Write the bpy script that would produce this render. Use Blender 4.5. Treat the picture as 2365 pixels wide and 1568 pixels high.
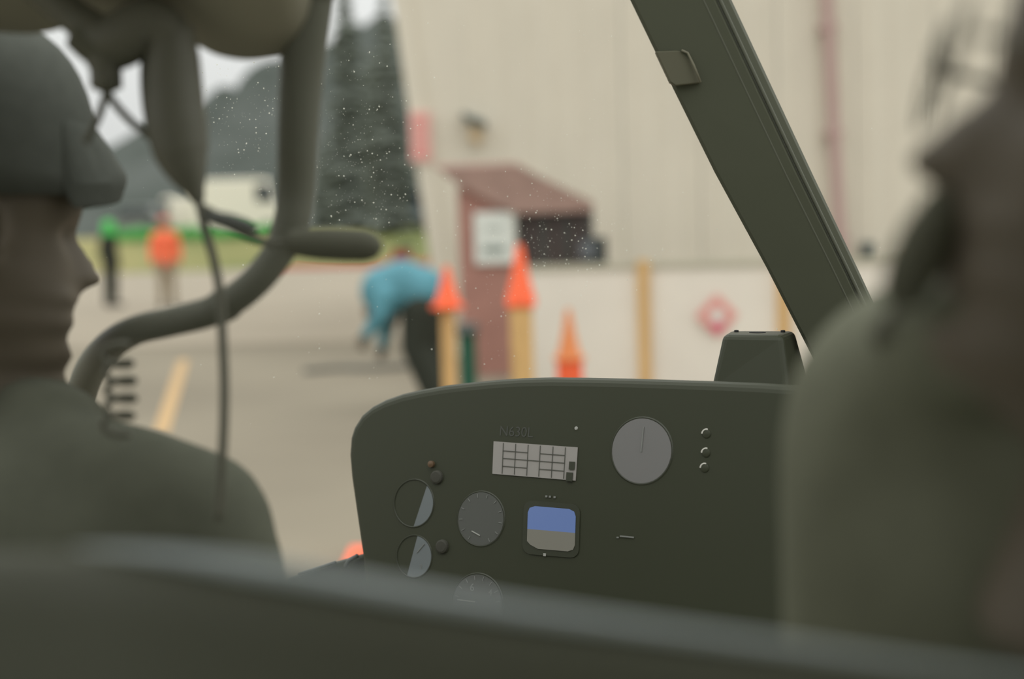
import bpy, bmesh, math, random
from mathutils import Vector, Matrix

for o in list(bpy.data.objects):
    bpy.data.objects.remove(o)
scene = bpy.context.scene
COL = scene.collection
R = math.radians
random.seed(7)

# ------------------------------------------------------------------ camera
FW, FH, LENS = 2365.0, 1568.0, 50.0
FPX = FW * LENS / 36.0
PITCH, ROLL = R(4.63), R(1.6)
CAM = Vector((0, 0, 1.55))
fwd = Vector((0, math.cos(PITCH), -math.sin(PITCH)))
up0 = Vector((0, math.sin(PITCH), math.cos(PITCH)))
rt0 = Vector((1, 0, 0))
cr = rt0 * math.cos(ROLL) - up0 * math.sin(ROLL)
cu = up0 * math.cos(ROLL) + rt0 * math.sin(ROLL)
cd = bpy.data.cameras.new('camera')
cam = bpy.data.objects.new('camera', cd)
COL.objects.link(cam)
M = Matrix((cr, cu, -fwd)).transposed().to_4x4()
M.translation = CAM
cam.matrix_world = M
cd.lens, cd.sensor_width = LENS, 36.0
cd.clip_start, cd.clip_end = 0.02, 1000
cd.dof.use_dof = True
cd.dof.focus_distance = 1.62
cd.dof.aperture_fstop = 2.3
scene.camera = cam

# ------------------------------------------------------------------ world: even overcast sky
SKY = 2.25
w = bpy.data.worlds.new('overcast_sky'); scene.world = w; w.use_nodes = True
nt = w.node_tree; nt.nodes.clear()
tc = nt.nodes.new('ShaderNodeTexCoord'); sp = nt.nodes.new('ShaderNodeSeparateXYZ')
nt.links.new(tc.outputs['Generated'], sp.inputs[0])
mx = nt.nodes.new('ShaderNodeMath'); mx.operation = 'MAXIMUM'; mx.inputs[1].default_value = 0
nt.links.new(sp.outputs['Z'], mx.inputs[0])
ma = nt.nodes.new('ShaderNodeMath'); ma.operation = 'MULTIPLY_ADD'
ma.inputs[1].default_value = .745 * SKY; ma.inputs[2].default_value = .28 * SKY
nt.links.new(mx.outputs[0], ma.inputs[0])
bg = nt.nodes.new('ShaderNodeBackground'); bg.inputs['Color'].default_value = (.98, 1.0, .975, 1)
nt.links.new(ma.outputs[0], bg.inputs['Strength'])
wo = nt.nodes.new('ShaderNodeOutputWorld'); nt.links.new(bg.outputs[0], wo.inputs[0])

scene.cycles.max_bounces = 6
scene.cycles.diffuse_bounces = 4
scene.cycles.glossy_bounces = 2
scene.view_settings.view_transform = 'Standard'
scene.view_settings.look = 'None'
scene.view_settings.exposure = 0.0
scene.view_settings.gamma = 1.0
scene.view_settings.use_curve_mapping = False

# ------------------------------------------------------------------ helpers
def P(px, py, d):
    return CAM + d * (fwd + cr * ((px - FW / 2) / FPX) - cu * ((py - FH / 2) / FPX))

def ray(px, py):
    return fwd + cr * ((px - FW / 2) / FPX) - cu * ((py - FH / 2) / FPX)

def G(px, py, z=0.0):
    r = ray(px, py)
    return CAM + r * ((z - CAM.z) / r.z)

def at_y(px, py, Y):
    r = ray(px, py)
    return CAM + r * (Y / r.y)

MATS = {}
def mat(name, col, rough=.7, spec=.3, metal=0.0, noise=0.0, nscale=8.0, bump=0.0, col2=None, stretch=None):
    if name in MATS:
        return MATS[name]
    m = bpy.data.materials.new(name); m.use_nodes = True
    nt = m.node_tree; b = nt.nodes['Principled BSDF']
    b.inputs['Base Color'].default_value = (*col, 1)
    b.inputs['Roughness'].default_value = rough
    b.inputs['Specular IOR Level'].default_value = spec
    b.inputs['Metallic'].default_value = metal
    if noise or col2 or bump:
        tc = nt.nodes.new('ShaderNodeTexCoord')
        n = nt.nodes.new('ShaderNodeTexNoise'); n.inputs['Scale'].default_value = nscale
        n.inputs['Detail'].default_value = 5
        if stretch:
            mp = nt.nodes.new('ShaderNodeMapping'); mp.inputs['Scale'].default_value = stretch
            nt.links.new(tc.outputs['Object'], mp.inputs[0]); nt.links.new(mp.outputs[0], n.inputs['Vector'])
        else:
            nt.links.new(tc.outputs['Object'], n.inputs['Vector'])
        cr_ = nt.nodes.new('ShaderNodeValToRGB')
        c2 = col2 or tuple(min(1, c * (1 + noise)) for c in col)
        c1 = col if col2 else tuple(c * (1 - noise) for c in col)
        cr_.color_ramp.elements[0].color = (*c1, 1); cr_.color_ramp.elements[0].position = .35
        cr_.color_ramp.elements[1].color = (*c2, 1); cr_.color_ramp.elements[1].position = .65
        nt.links.new(n.outputs['Fac'], cr_.inputs[0])
        nt.links.new(cr_.outputs[0], b.inputs['Base Color'])
        if bump:
            bp = nt.nodes.new('ShaderNodeBump'); bp.inputs['Strength'].default_value = bump
            nt.links.new(n.outputs['Fac'], bp.inputs['Height']); nt.links.new(bp.outputs[0], b.inputs['Normal'])
    MATS[name] = m
    return m

WL = {}   # world location of every object
def tag(o, label=None, cat=None, group=None, kind=None):
    if label: o['label'] = label
    if cat: o['category'] = cat
    if group: o['group'] = group
    if kind: o['kind'] = kind
    return o

def thing(name, loc, label, cat, group=None, kind=None):
    o = bpy.data.objects.new(name, None); COL.objects.link(o)
    o.empty_display_size = .05
    o.location = loc; WL[o] = Vector(loc)
    return tag(o, label, cat, group, kind)

def place(o, origin, parent):
    WL[o] = Vector(origin)
    if parent is not None:
        o.parent = parent
        o.location = Vector(origin) - WL[parent]
    else:
        o.location = origin

def mk(name, verts, faces, m, parent=None, smooth=False, bevel=0, bseg=3, subsurf=0, label=None, cat=None, group=None, kind=None, autos=None):
    vs = [Vector(v) for v in verts]
    lo = Vector((min(v.x for v in vs), min(v.y for v in vs), min(v.z for v in vs)))
    hi = Vector((max(v.x for v in vs), max(v.y for v in vs), max(v.z for v in vs)))
    org = Vector(((lo.x + hi.x) / 2, (lo.y + hi.y) / 2, lo.z))
    me = bpy.data.meshes.new(name)
    me.from_pydata([v - org for v in vs], [], faces)
    bm = bmesh.new(); bm.from_mesh(me)
    bmesh.ops.recalc_face_normals(bm, faces=bm.faces)
    bm.to_mesh(me); bm.free()
    if smooth:
        for p in me.polygons: p.use_smooth = True
    o = bpy.data.objects.new(name, me); COL.objects.link(o)
    me.materials.append(m)
    place(o, org, parent)
    if bevel:
        b = o.modifiers.new('bevel', 'BEVEL'); b.width = bevel; b.segments = bseg; b.limit_method = 'ANGLE'; b.angle_limit = R(35)
    if subsurf:
        s = o.modifiers.new('sub', 'SUBSURF'); s.levels = s.render_levels = subsurf
    return tag(o, label, cat, group, kind)

def box_vf(c, u, v, n, a, b, t):
    """box centred c with half sizes a (along u) b (along v) t (along n)"""
    c = Vector(c); u = Vector(u); v = Vector(v); n = Vector(n)
    vs = [c + u * (a * i) + v * (b * j) + n * (t * k) for k in (-1, 1) for j in (-1, 1) for i in (-1, 1)]
    fs = [(0, 1, 3, 2), (4, 6, 7, 5), (0, 4, 5, 1), (2, 3, 7, 6), (0, 2, 6, 4), (1, 5, 7, 3)]
    return vs, fs

X, Y, Z = Vector((1, 0, 0)), Vector((0, 1, 0)), Vector((0, 0, 1))
def box(name, lo, hi, m, parent=None, **k):
    lo, hi = Vector(lo), Vector(hi); c = (lo + hi) / 2; h = (hi - lo) / 2
    vs, fs = box_vf(c, X, Y, Z, h.x, h.y, h.z)
    return mk(name, vs, fs, m, parent, **k)

def prism(name, pts, off, m, parent=None, **k):
    """polygon pts (3D, ordered) extruded by vector(s) off"""
    n = len(pts); off = Vector(off)
    vs = [Vector(p) for p in pts] + [Vector(p) + off for p in pts]
    fs = [tuple(range(n)), tuple(range(2 * n - 1, n - 1, -1))]
    fs += [(i, (i + 1) % n, n + (i + 1) % n, n + i) for i in range(n)]
    return mk(name, vs, fs, m, parent, **k)

def tube_vf(pts, rad, seg=10, closed_ends=True, flat=1.0):
    pts = [Vector(p) for p in pts]; n = len(pts)
    if not hasattr(rad, '__len__'): rad = [rad] * n
    vs, fs = [], []
    prev = None
    for i, p in enumerate(pts):
        t = (pts[min(i + 1, n - 1)] - pts[max(i - 1, 0)]).normalized()
        if prev is None:
            a = t.cross(Z if abs(t.z) < .9 else X).normalized()
        else:
            a = (prev - t * prev.dot(t)).normalized()
        prev = a; b = t.cross(a)
        for k in range(seg):
            th = 2 * math.pi * k / seg
            vs.append(p + a * (rad[i] * math.cos(th)) + b * (rad[i] * flat * math.sin(th)))
    for i in range(n - 1):
        for k in range(seg):
            fs.append((i * seg + k, i * seg + (k + 1) % seg, (i + 1) * seg + (k + 1) % seg, (i + 1) * seg + k))
    if closed_ends:
        fs.append(tuple(range(seg))); fs.append(tuple(range((n - 1) * seg, n * seg)))
    return vs, fs

def tube(name, pts, rad, m, parent=None, seg=10, flat=1.0, **k):
    vs, fs = tube_vf(pts, rad, seg, flat=flat)
    k.setdefault('smooth', True)
    return mk(name, vs, fs, m, parent, **k)

def smooth_path(pts, n=6):
    pts = [Vector(p) for p in pts]; out = []
    for i in range(len(pts) - 1):
        p0 = pts[max(i - 1, 0)]; p1 = pts[i]; p2 = pts[i + 1]; p3 = pts[min(i + 2, len(pts) - 1)]
        for k in range(n):
            t = k / n
            out.append(.5 * ((2 * p1) + (p2 - p0) * t + (2 * p0 - 5 * p1 + 4 * p2 - p3) * t * t + (3 * p1 - p0 - 3 * p2 + p3) * t ** 3))
    out.append(pts[-1])
    return out

def lathe(name, c, axis, prof, m, parent=None, seg=24, **k):
    """prof: list of (radius, height along axis)"""
    c = Vector(c); axis = Vector(axis).normalized()
    a = axis.cross(Z if abs(axis.z) < .9 else X).normalized(); b = axis.cross(a)
    vs, fs = [], []
    for r, h in prof:
        for i in range(seg):
            th = 2 * math.pi * i / seg
            vs.append(c + axis * h + (a * math.cos(th) + b * math.sin(th)) * max(r, 1e-5))
    for j in range(len(prof) - 1):
        for i in range(seg):
            fs.append((j * seg + i, j * seg + (i + 1) % seg, (j + 1) * seg + (i + 1) % seg, (j + 1) * seg + i))
    fs.append(tuple(range(seg))); fs.append(tuple(range((len(prof) - 1) * seg, len(prof) * seg)))
    return mk(name, vs, fs, m, parent, **k)

def text_mesh(name, s, origin, u, v, n, size, m, parent, align='CENTER'):
    cu_ = bpy.data.curves.new(name, 'FONT'); cu_.body = s; cu_.size = size; cu_.align_x = align; cu_.align_y = 'CENTER'
    cu_.extrude = size * .01
    t = bpy.data.objects.new('tmp', cu_); COL.objects.link(t)
    dg = bpy.context.evaluated_depsgraph_get()
    me = bpy.data.meshes.new_from_object(t.evaluated_get(dg))
    vs = [Vector(origin) + Vector(u) * q.co.x + Vector(v) * q.co.y + Vector(n) * q.co.z for q in me.vertices]
    fs = [tuple(p.vertices) for p in me.polygons]
    bpy.data.objects.remove(t); bpy.data.curves.remove(cu_)
    return mk(name, vs, fs, m, parent)

def ball_vf(c, rad, seg=14, rings=8):
    c = Vector(c); vs, fs = [c + Z * rad], []
    for j in range(1, rings):
        ph = math.pi * j / rings
        for k in range(seg):
            th = 2 * math.pi * k / seg
            vs.append(c + Vector((rad * math.sin(ph) * math.cos(th), rad * math.sin(ph) * math.sin(th), rad * math.cos(ph))))
    vs.append(c - Z * rad); e = len(vs) - 1
    for k in range(seg):
        fs.append((0, 1 + k, 1 + (k + 1) % seg)); fs.append((e, e - seg + (k + 1) % seg, e - seg + k))
        for j in range(rings - 2):
            a = 1 + j * seg
            fs.append((a + k, a + seg + k, a + seg + (k + 1) % seg, a + (k + 1) % seg))
    return vs, fs

def limb_geo(J, edges):
    """tapered limbs with round joints, later fused into one surface by a voxel remesh"""
    out = []
    for k, (p, rr) in J.items(): out.append(ball_vf(p, rr))
    for a, b in edges:
        (p, ra), (q, rb) = J[a], J[b]
        if (Vector(p) - Vector(q)).length > 1e-4:
            out.append(tube_vf([p, Vector(p).lerp(Vector(q), .5), q], [ra, (ra + rb) / 2, rb], 14))
    return merge(*out)

def merge(*geos):
    V, F = [], []
    for vs, fs in geos:
        k = len(V); V += [Vector(v) for v in vs]; F += [tuple(i + k for i in f) for f in fs]
    return V, F

def remesh(o, voxel, it=3):
    r = o.modifiers.new('remesh', 'REMESH'); r.mode = 'VOXEL'; r.voxel_size = voxel; r.use_smooth_shade = True
    s = o.modifiers.new('smooth', 'SMOOTH'); s.iterations = it; s.factor = .5
    dg = bpy.context.evaluated_depsgraph_get()
    me = bpy.data.meshes.new_from_object(o.evaluated_get(dg))
    bm = bmesh.new(); bm.from_mesh(me)           # keep only the one fused surface
    seen, best = set(), []
    for v in bm.verts:
        if v in seen: continue
        st_, comp = [v], []
        seen.add(v)
        while st_:
            a = st_.pop(); comp.append(a)
            for e in a.link_edges:
                b = e.other_vert(a)
                if b not in seen: seen.add(b); st_.append(b)
        if len(comp) > len(best): best = comp
    keep = set(best)
    bmesh.ops.delete(bm, geom=[v for v in bm.verts if v not in keep], context='VERTS')
    bm.to_mesh(me); bm.free()
    for p in me.polygons: p.use_smooth = True
    mats = list(o.data.materials)
    o.modifiers.clear(); o.data = me
    me.materials.clear()
    for m in mats: me.materials.append(m)
    return o

def interp(tab, z):
    if z <= tab[0][0]: return tab[0][1]
    for (a, x), (b, y) in zip(tab, tab[1:]):
        if z <= b:
            t = (z - a) / (b - a); t = t * t * (3 - 2 * t)
            return x + (y - x) * t
    return tab[-1][1]

FRONT = [(-.21, .035), (-.135, .03), (-.122, .055), (-.112, .082), (-.1, .088), (-.085, .080), (-.072, .087), (-.062, .083), (-.053, .09), (-.043, .083), (-.02, .081), (0, .078), (.016, .087), (.04, .088), (.07, .078), (.095, .052), (.113, .01)]
BACK = [(-.21, -.075), (-.135, -.07), (-.1, -.072), (-.06, -.086), (-.02, -.1), (.03, -.104), (.07, -.09), (.1, -.055), (.113, -.02)]
HALF = [(-.21, .06), (-.135, .055), (-.118, .05), (-.1, .055), (-.07, .064), (-.03, .07), (.03, .077), (.07, .068), (.1, .042), (.113, .012)]
NOSE = [(-.05, 0), (-.044, .012), (-.039, .029), (-.033, .030), (-.02, .022), (-.008, .014), (.004, .007), (.018, 0)]
def head_geo(M):
    """human head: face along local +x, eye line at z = 0; M maps local to world"""
    zs = [-.21 + .325 * i / 64 for i in range(64)] + [.1129]
    seg = 48; vs, fs = [], []
    for z in zs:
        f, b, h = interp(FRONT, z), interp(BACK, z), interp(HALF, z)
        c = (f + b) / 2; a = (f - b) / 2
        for k in range(seg):
            th = 2 * math.pi * k / seg; t = th if th <= math.pi else th - 2 * math.pi
            x = c + a * math.copysign(abs(math.cos(t)) ** .85, math.cos(t)); y = h * math.copysign(abs(math.sin(t)) ** .9, math.sin(t))
            if abs(t) < 1.2:
                wn = .13 + .10 * max(0, min(1, (-z) / .04))
                x += interp(NOSE, z) * math.exp(-(t / wn) ** 2)
                for e in (-1, 1):   # eye sockets and lids
                    x -= .012 * math.exp(-((t - e * .47) / .2) ** 2 - (z / .012) ** 2)
                    x += .006 * math.exp(-((t - e * .47) / .1) ** 2 - (z / .006) ** 2)
            vs.append(M @ Vector((x, y, z)))
    n = len(zs)
    for j in range(n - 1):
        for k in range(seg):
            fs.append((j * seg + k, j * seg + (k + 1) % seg, (j + 1) * seg + (k + 1) % seg, (j + 1) * seg + k))
    fs.append(tuple(range(seg))); fs.append(tuple(range((n - 1) * seg, n * seg)))
    parts = [(vs, fs)]
    for e in (-1, 1):   # ears
        ring = [M @ Vector((-.012 + .018 * math.cos(a_), e * (.076 + .012 * (1 - math.cos(a_)) / 2), -.008 + .032 * math.sin(a_))) for a_ in [2 * math.pi * i / 12 for i in range(13)]]
        parts.append(tube_vf(ring, .006, 6))
    return merge(*parts)

def head_M(pos, face, pitch=0.0, s=1.0, upv=Z):
    """face: horizontal facing direction, pitch > 0 looks down"""
    f = Vector(face).normalized(); l = Vector(upv).cross(f).normalized(); u = f.cross(l)
    f2 = f * math.cos(pitch) - u * math.sin(pitch); u2 = u * math.cos(pitch) + f * math.sin(pitch)
    m = (Matrix((f2 * s, l * s, u2 * s)).transposed()).to_4x4(); m.translation = pos
    return m

def hand_joints(J, E, wrist, key, dirv, palm_n, s=1.0):
    """palm and five fingers as skinned chains rooted at the wrist"""
    d = Vector(dirv).normalized(); n = Vector(palm_n).normalized(); side = d.cross(n).normalized()
    base = Vector(J[wrist][0])
    J[key + 'palm'] = (base + d * .05 * s, .026 * s); E.append((wrist, key + 'palm'))
    for i, (off, ln) in enumerate(((-.03, .07), (-.01, .082), (.011, .077), (.03, .06))):
        prev = key + 'palm'
        p = base + d * .085 * s + side * off * s
        for q, (l, bend) in enumerate(((0, 0), (.42, .25), (.75, .6), (1.0, 1.0))):
            nm = f'{key}f{i}{q}'
            J[nm] = (p + d * ln * s * l * (1 - .35 * bend) + n * ln * s * .5 * bend * l, (.0095 - .001 * q) * s); E.append((prev, nm)); prev = nm
    prev = key + 'palm'
    for q, (a, b, c) in enumerate(((.03, -.034, .004), (.055, -.05, .014), (.075, -.056, .026))):
        nm = f'{key}t{q}'
        J[nm] = (base + d * a * s + side * b * s + n * c * s, (.011 - .001 * q) * s); E.append((wrist if q == 0 else prev, nm)); prev = nm

# ------------------------------------------------------------------ materials
M_ground = mat('asphalt', (.21, .182, .135), .9, .2, col2=(.255, .222, .165), nscale=.35)
M_hangar = mat('cream_steel', (.69, .633, .52), .6, .3, noise=.03, nscale=1.2)
M_fence = mat('fence_cream', (.795, .735, .64), .7, .3, noise=.03, nscale=2)
M_tan = mat('tan_wood', (.66, .42, .18), .8, .2, noise=.12, nscale=4, stretch=(8, 8, 1))
M_red = mat('red_paint', (.39, .2, .16), .6, .3, noise=.08, nscale=3)
M_redroof = mat('red_roof', (.35, .23, .19), .7, .2, noise=.08, nscale=5)
M_darkin = mat('dark_window', (.075, .068, .06), .35, .4)
M_white = mat('white_board', (.72, .74, .68), .6, .3)
M_greytext = mat('grey_print', (.25, .29, .26), .7)
M_pink = mat('sign_red', (.75, .34, .30), .6)
M_pink2 = mat('sign_red_light', (.8, .5, .44), .6)
M_orange = mat('cone_orange', (1.0, .16, .06), .45, .3)
M_orange2 = mat('cone_faded', (.75, .27, .10), .5, .3)
M_pipe = mat('pipe_red', (.48, .33, .30), .5)
M_dkgreen = mat('dark_green', (.03, .12, .075), .5)
M_black = mat('black_rubber', (.02, .02, .02), .7)
M_metal = mat('grey_metal', (.22, .23, .22), .45, .5)
M_lamp = mat('lamp_shell', (.10, .12, .11), .4)
M_lens = mat('lamp_lens', (.66, .5, .3), .4)
M_yline = mat('yellow_line', (.5, .33, .16), .8)
M_kerb = mat('red_kerb', (.5, .15, .11), .8)
M_grass = mat('grass', (.14, .165, .06), .9, .1, col2=(.28, .25, .11), nscale=.12)
M_hill = mat('forest_hill', (.062, .072, .062), .95, .05, col2=(.1, .11, .1), nscale=.12)
M_needle = mat('conifer', (.14, .155, .13), .9, .1, noise=.3, nscale=2)
M_bark = mat('bark', (.05, .04, .03), .9, .1)
M_skin = mat('skin', (.135, .112, .082), .55, .3)
M_blue = mat('teal_jacket', (.09, .265, .32), .6, .3, noise=.1, nscale=4)
M_dkcloth = mat('dark_cloth', (.04, .045, .035), .85, .15)
M_tancl = mat('tan_trousers', (.34, .28, .2), .85)
M_hivis = mat('hivis_orange', (1.0, .19, .09), .7)
M_lime = mat('bright_green', (.07, .50, .10), .6)
M_carwhite = mat('car_white', (.85, .8, .68), .35, .5)
M_cargrey = mat('car_grey', (.20, .21, .20), .35, .5)
M_carblue = mat('car_blue', (.12, .16, .21), .35, .5)
M_glassdk = mat('car_glass', (.03, .04, .045), .15, .6)
# cabin
CB = (.142, .144, .112)
M_cabin = mat('cabin_black', CB, .6, .25, bump=.04, nscale=600)
M_panel = mat('panel_black', (.041, .045, .026), .5, .3, bump=.03, nscale=900)
M_liner = mat('headliner', (.41, .39, .31), .95, .1)
M_post = mat('post_paint', (.088, .093, .064), .6, .22, bump=.02, nscale=300)
M_post2 = mat('post_trim', (.12, .125, .095), .6, .25)
M_tape = mat('tape_brown', (.092, .088, .055), .6, .3)
M_rub = mat('headset_plastic', (.135, .133, .102), .5, .3)
M_foam = mat('foam', (.13, .13, .1), 1.0, .05)
M_jack1 = mat('pilot_jacket', (.175, .18, .13), .9, .1, noise=.06, nscale=30)
M_jack2 = mat('shirt_dark', (.108, .112, .084), .9, .1, noise=.06, nscale=30)
M_cap = mat('cap_cloth', (.092, .098, .085), .9, .1, noise=.05, nscale=80)
M_capbill = mat('cap_bill', (.07, .062, .04), .8, .2)
M_hair = mat('hair', (.05, .045, .035), .8, .2)
M_seat = mat('seat_vinyl', (.12, .125, .095), .6, .25, bump=.03, nscale=200)
M_dial = mat('dial_face', (.185, .18, .175), .5, .4)
M_dial2 = mat('dial_face_dark', (.095, .098, .088), .5, .4)
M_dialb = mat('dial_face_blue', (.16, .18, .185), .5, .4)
M_bezel = mat('bezel', (.042, .046, .029), .4, .4)
M_mark = mat('white_mark', (.4, .4, .37), .6)
M_line = mat('print_line', (.10, .1, .085), .7)
M_card = mat('placard_paper', (.35, .33, .31), .7, .2)
M_mark2 = mat('faint_mark', (.22, .225, .21), .7)
M_chrome = mat('chrome', (.7, .7, .66), .25, .5, metal=1.0)
M_rust = mat('amber_knob', (.13, .08, .045), .5)
M_grey = mat('pale_fill_lining', (.58, .58, .5), .9, .1)

def emit(name, col, s):
    m = bpy.data.materials.new(name); m.use_nodes = True
    b = m.node_tree.nodes['Principled BSDF']
    b.inputs['Base Color'].default_value = (.02, .02, .02, 1)
    b.inputs['Emission Color'].default_value = (*col, 1); b.inputs['Emission Strength'].default_value = s
    b.inputs['Roughness'].default_value = .3
    return m
M_scrblue = emit('screen_blue', (.115, .185, .40), .75)
M_scrbrown = emit('screen_brown', (.17, .165, .13), .75)

def glassy(name, tint=.97):
    m = bpy.data.materials.new(name); m.use_nodes = True; nt = m.node_tree; nt.nodes.clear()
    out = nt.nodes.new('ShaderNodeOutputMaterial'); mixn = nt.nodes.new('ShaderNodeMixShader')
    tr = nt.nodes.new('ShaderNodeBsdfTransparent'); tr.inputs[0].default_value = (tint, tint, tint, 1)
    gl = nt.nodes.new('ShaderNodeBsdfGlossy'); gl.inputs['Roughness'].default_value = .02
    lw = nt.nodes.new('ShaderNodeLayerWeight'); lw.inputs[0].default_value = .12
    mu = nt.nodes.new('ShaderNodeMath'); mu.operation = 'MULTIPLY'; mu.inputs[1].default_value = .35
    nt.links.new(lw.outputs['Fresnel'], mu.inputs[0]); nt.links.new(mu.outputs[0], mixn.inputs[0])
    nt.links.new(tr.outputs[0], mixn.inputs[1]); nt.links.new(gl.outputs[0], mixn.inputs[2])
    nt.links.new(mixn.outputs[0], out.inputs[0])
    return m
M_glass = glassy('acrylic_glass')
def dusty():
    m = bpy.data.materials.new('dust'); m.use_nodes = True; nt = m.node_tree; nt.nodes.clear()
    out = nt.nodes.new('ShaderNodeOutputMaterial'); a = nt.nodes.new('ShaderNodeAddShader')
    d = nt.nodes.new('ShaderNodeBsdfDiffuse'); d.inputs[0].default_value = (.35, .35, .33, 1)
    t = nt.nodes.new('ShaderNodeBsdfTranslucent'); t.inputs[0].default_value = (.6, .6, .56, 1)
    nt.links.new(d.outputs[0], a.inputs[0]); nt.links.new(t.outputs[0], a.inputs[1]); nt.links.new(a.outputs[0], out.inputs[0])
    return m
M_dust = dusty()

# ================================================================== OUTSIDE: the setting
def grid(name, xs, ys, zf, m, **k):
    vs = [(x, y, zf(x, y)) for y in ys for x in xs]; n = len(xs)
    fs = [(j * n + i, j * n + i + 1, (j + 1) * n + i + 1, (j + 1) * n + i) for j in range(len(ys) - 1) for i in range(n - 1)]
    return mk(name, vs, fs, m, smooth=True, **k)

grid('ground', [-70 + 10 * i for i in range(14)], [-12 + 8 * i for i in range(11)], lambda x, y: 0.0, M_ground,
     label='pale beige asphalt apron stretching out to the grass bank', cat='ground', kind='structure')
yc = G(700, 792).y
box('concrete_apron', (-60, yc, -.2), (16.5, 57.4, .012), mat('concrete', (.305, .262, .2), .85, .2, noise=.05, nscale=.5), label='lighter concrete strip of the apron beyond the asphalt', cat='ground', kind='structure')
def bank_z(x, y): return max(-.05, min(1.4, (y - 58) * .175))
grid('grass_bank', [-70 + 5 * i for i in range(30)], [57.5, 58, 60, 62, 64, 66, 70, 80, 95, 115], bank_z, M_grass,
     label='green and straw coloured grass bank along the far edge of the apron', cat='grass bank', kind='structure')

# forested hillside, ridge climbing to the right
RIDGE = [(-70, 3), (-45, 9.6), (-34.5, 13.8), (-30, 16.2), (-24.5, 19.3), (-12.8, 23.5), (5, 30), (30, 34)]
rnd = random.Random(3)
def hill_z(x, y):
    r = interp(RIDGE, x)
    t = max(0, min(1, (y - 105) / 55))
    bump_ = .9 * math.sin(x * 1.7 + y) * math.sin(x * .61) + .5 * math.sin(x * 3.9 + 1.3)
    return 1.0 + r * (t * t * (3 - 2 * t)) + bump_ * t - (max(0, y - 165) * .3)
grid('hillside', [-75 + 1.2 * i for i in range(95)], [100 + 6 * i for i in range(16)], hill_z, M_hill,
     label='hazy grey green forested hillside with ridge climbing behind the hangar', cat='hill', kind='structure')

# hangar wall: separate ribbed steel panels
HY = 17.0
def hx(px, py): return at_y(px, py, HY)
hangar = thing('wall_hangar', (hx(1300, 700).x, HY, 0), 'tall cream hangar wall of ribbed vertical steel panels', 'wall', kind='structure')
xl_top, xl_bot = hx(905, -60), hx(1005, 640)
def edge_x(z):
    t = (z - xl_bot.z) / (xl_top.z - xl_bot.z)
    return xl_bot.x + (xl_top.x - xl_bot.x) * t
PW, HT = .92, 9.0
x0 = hx(1080, 300).x
# corner panel follows the leaning corner edge
prism('wall_panel', [(edge_x(0), HY, 0), (x0 - .012, HY, 0), (x0 - .012, HY, HT), (edge_x(HT), HY, HT)], (0, .12, 0), M_hangar, hangar)
def rib_panel(w, h):
    prof = [(0, 0)]
    for i in range(3):
        c = w * (i + .5) / 3
        prof += [(c - .045, 0), (c - .025, -.018), (c + .025, -.018), (c + .045, 0)]
    prof += [(w, 0)]
    n = len(prof)
    vs = [Vector((x, y, z)) for z in (0, h) for x, y in prof] + [Vector((x, .1, z)) for z in (0, h) for x in (0, w)]
    fs = [(i, i + 1, n + i + 1, n + i) for i in range(n - 1)]
    a = 2 * n
    fs += [(a, a + 1, a + 3, a + 2), (0, n, a + 2, a), (n - 1, a + 1, a + 3, 2 * n - 1)]
    me = bpy.data.meshes.new('wall_panel'); me.from_pydata(vs, [], fs); me.materials.append(M_hangar)
    return me
pm = rib_panel(PW - .012, HT)
for i in range(12):
    o = bpy.data.objects.new('wall_panel', pm); COL.objects.link(o)
    place(o, (x0 + i * PW, HY, 0), hangar)
prism('corner_trim', [(edge_x(0) - .03, HY - .05, 0), (edge_x(0) + .17, HY - .05, 0), (edge_x(HT) + .17, HY - .05, HT), (edge_x(HT) - .03, HY - .05, HT)], (0, .2, 0), M_hangar, hangar)
# side return of the hangar going back
prism('side_wall', [(edge_x(0), HY + .12, 0), (edge_x(HT), HY + .12, HT), (edge_x(HT) + 3, HY + 14, HT), (edge_x(0) + 3, HY + 14, 0)], (.15, 0, 0), M_hangar, hangar)

# red sign on the hangar corner
def rect_y(px0, py0, px1, py1, Yd):
    a = at_y(px0, (py0 + py1) / 2, Yd).x; b = at_y(px1, (py0 + py1) / 2, Yd).x
    t = at_y((px0 + px1) / 2, py0, Yd).z; q = at_y((px0 + px1) / 2, py1, Yd).z
    return a, b, q, t
a, b, q, t = rect_y(947, 258, 996, 374, HY - .06)
sg = thing('wall_sign', ((a + b) / 2, HY - .06, q), 'narrow upright faded red sign at the hangar corner', 'sign')
box('board', (a, HY - .09, q), (b, HY - .055, t), M_pink2, sg)
for k, (f0, f1) in enumerate(((.06, .40), (.46, .68), (.74, .94))):
    box('print_band', (a + .03, HY - .096, q + (t - q) * f0), (b - .03, HY - .09, q + (t - q) * f1), M_pink, sg)

# wall lamp
c = at_y(1095, 275, HY - .1)
lm = thing('wall_lamp', (c.x, HY - .02, c.z - .12), 'small dark hooded lamp mounted high on the hangar wall', 'lamp')
prism('hood', [(c.x - .14, HY, c.z + .1), (c.x + .14, HY, c.z - .02), (c.x + .13, HY, c.z - .1), (c.x - .12, HY, c.z + .01)], (0, -.26, -.03), M_lamp, lm, bevel=.02)
prism('lens', [(c.x - .05, HY, c.z - .06), (c.x + .09, HY, c.z - .1), (c.x + .07, HY, c.z - .3), (c.x - .05, HY, c.z - .24)], (0, -.16, 0), M_lens, lm, bevel=.02)

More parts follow.
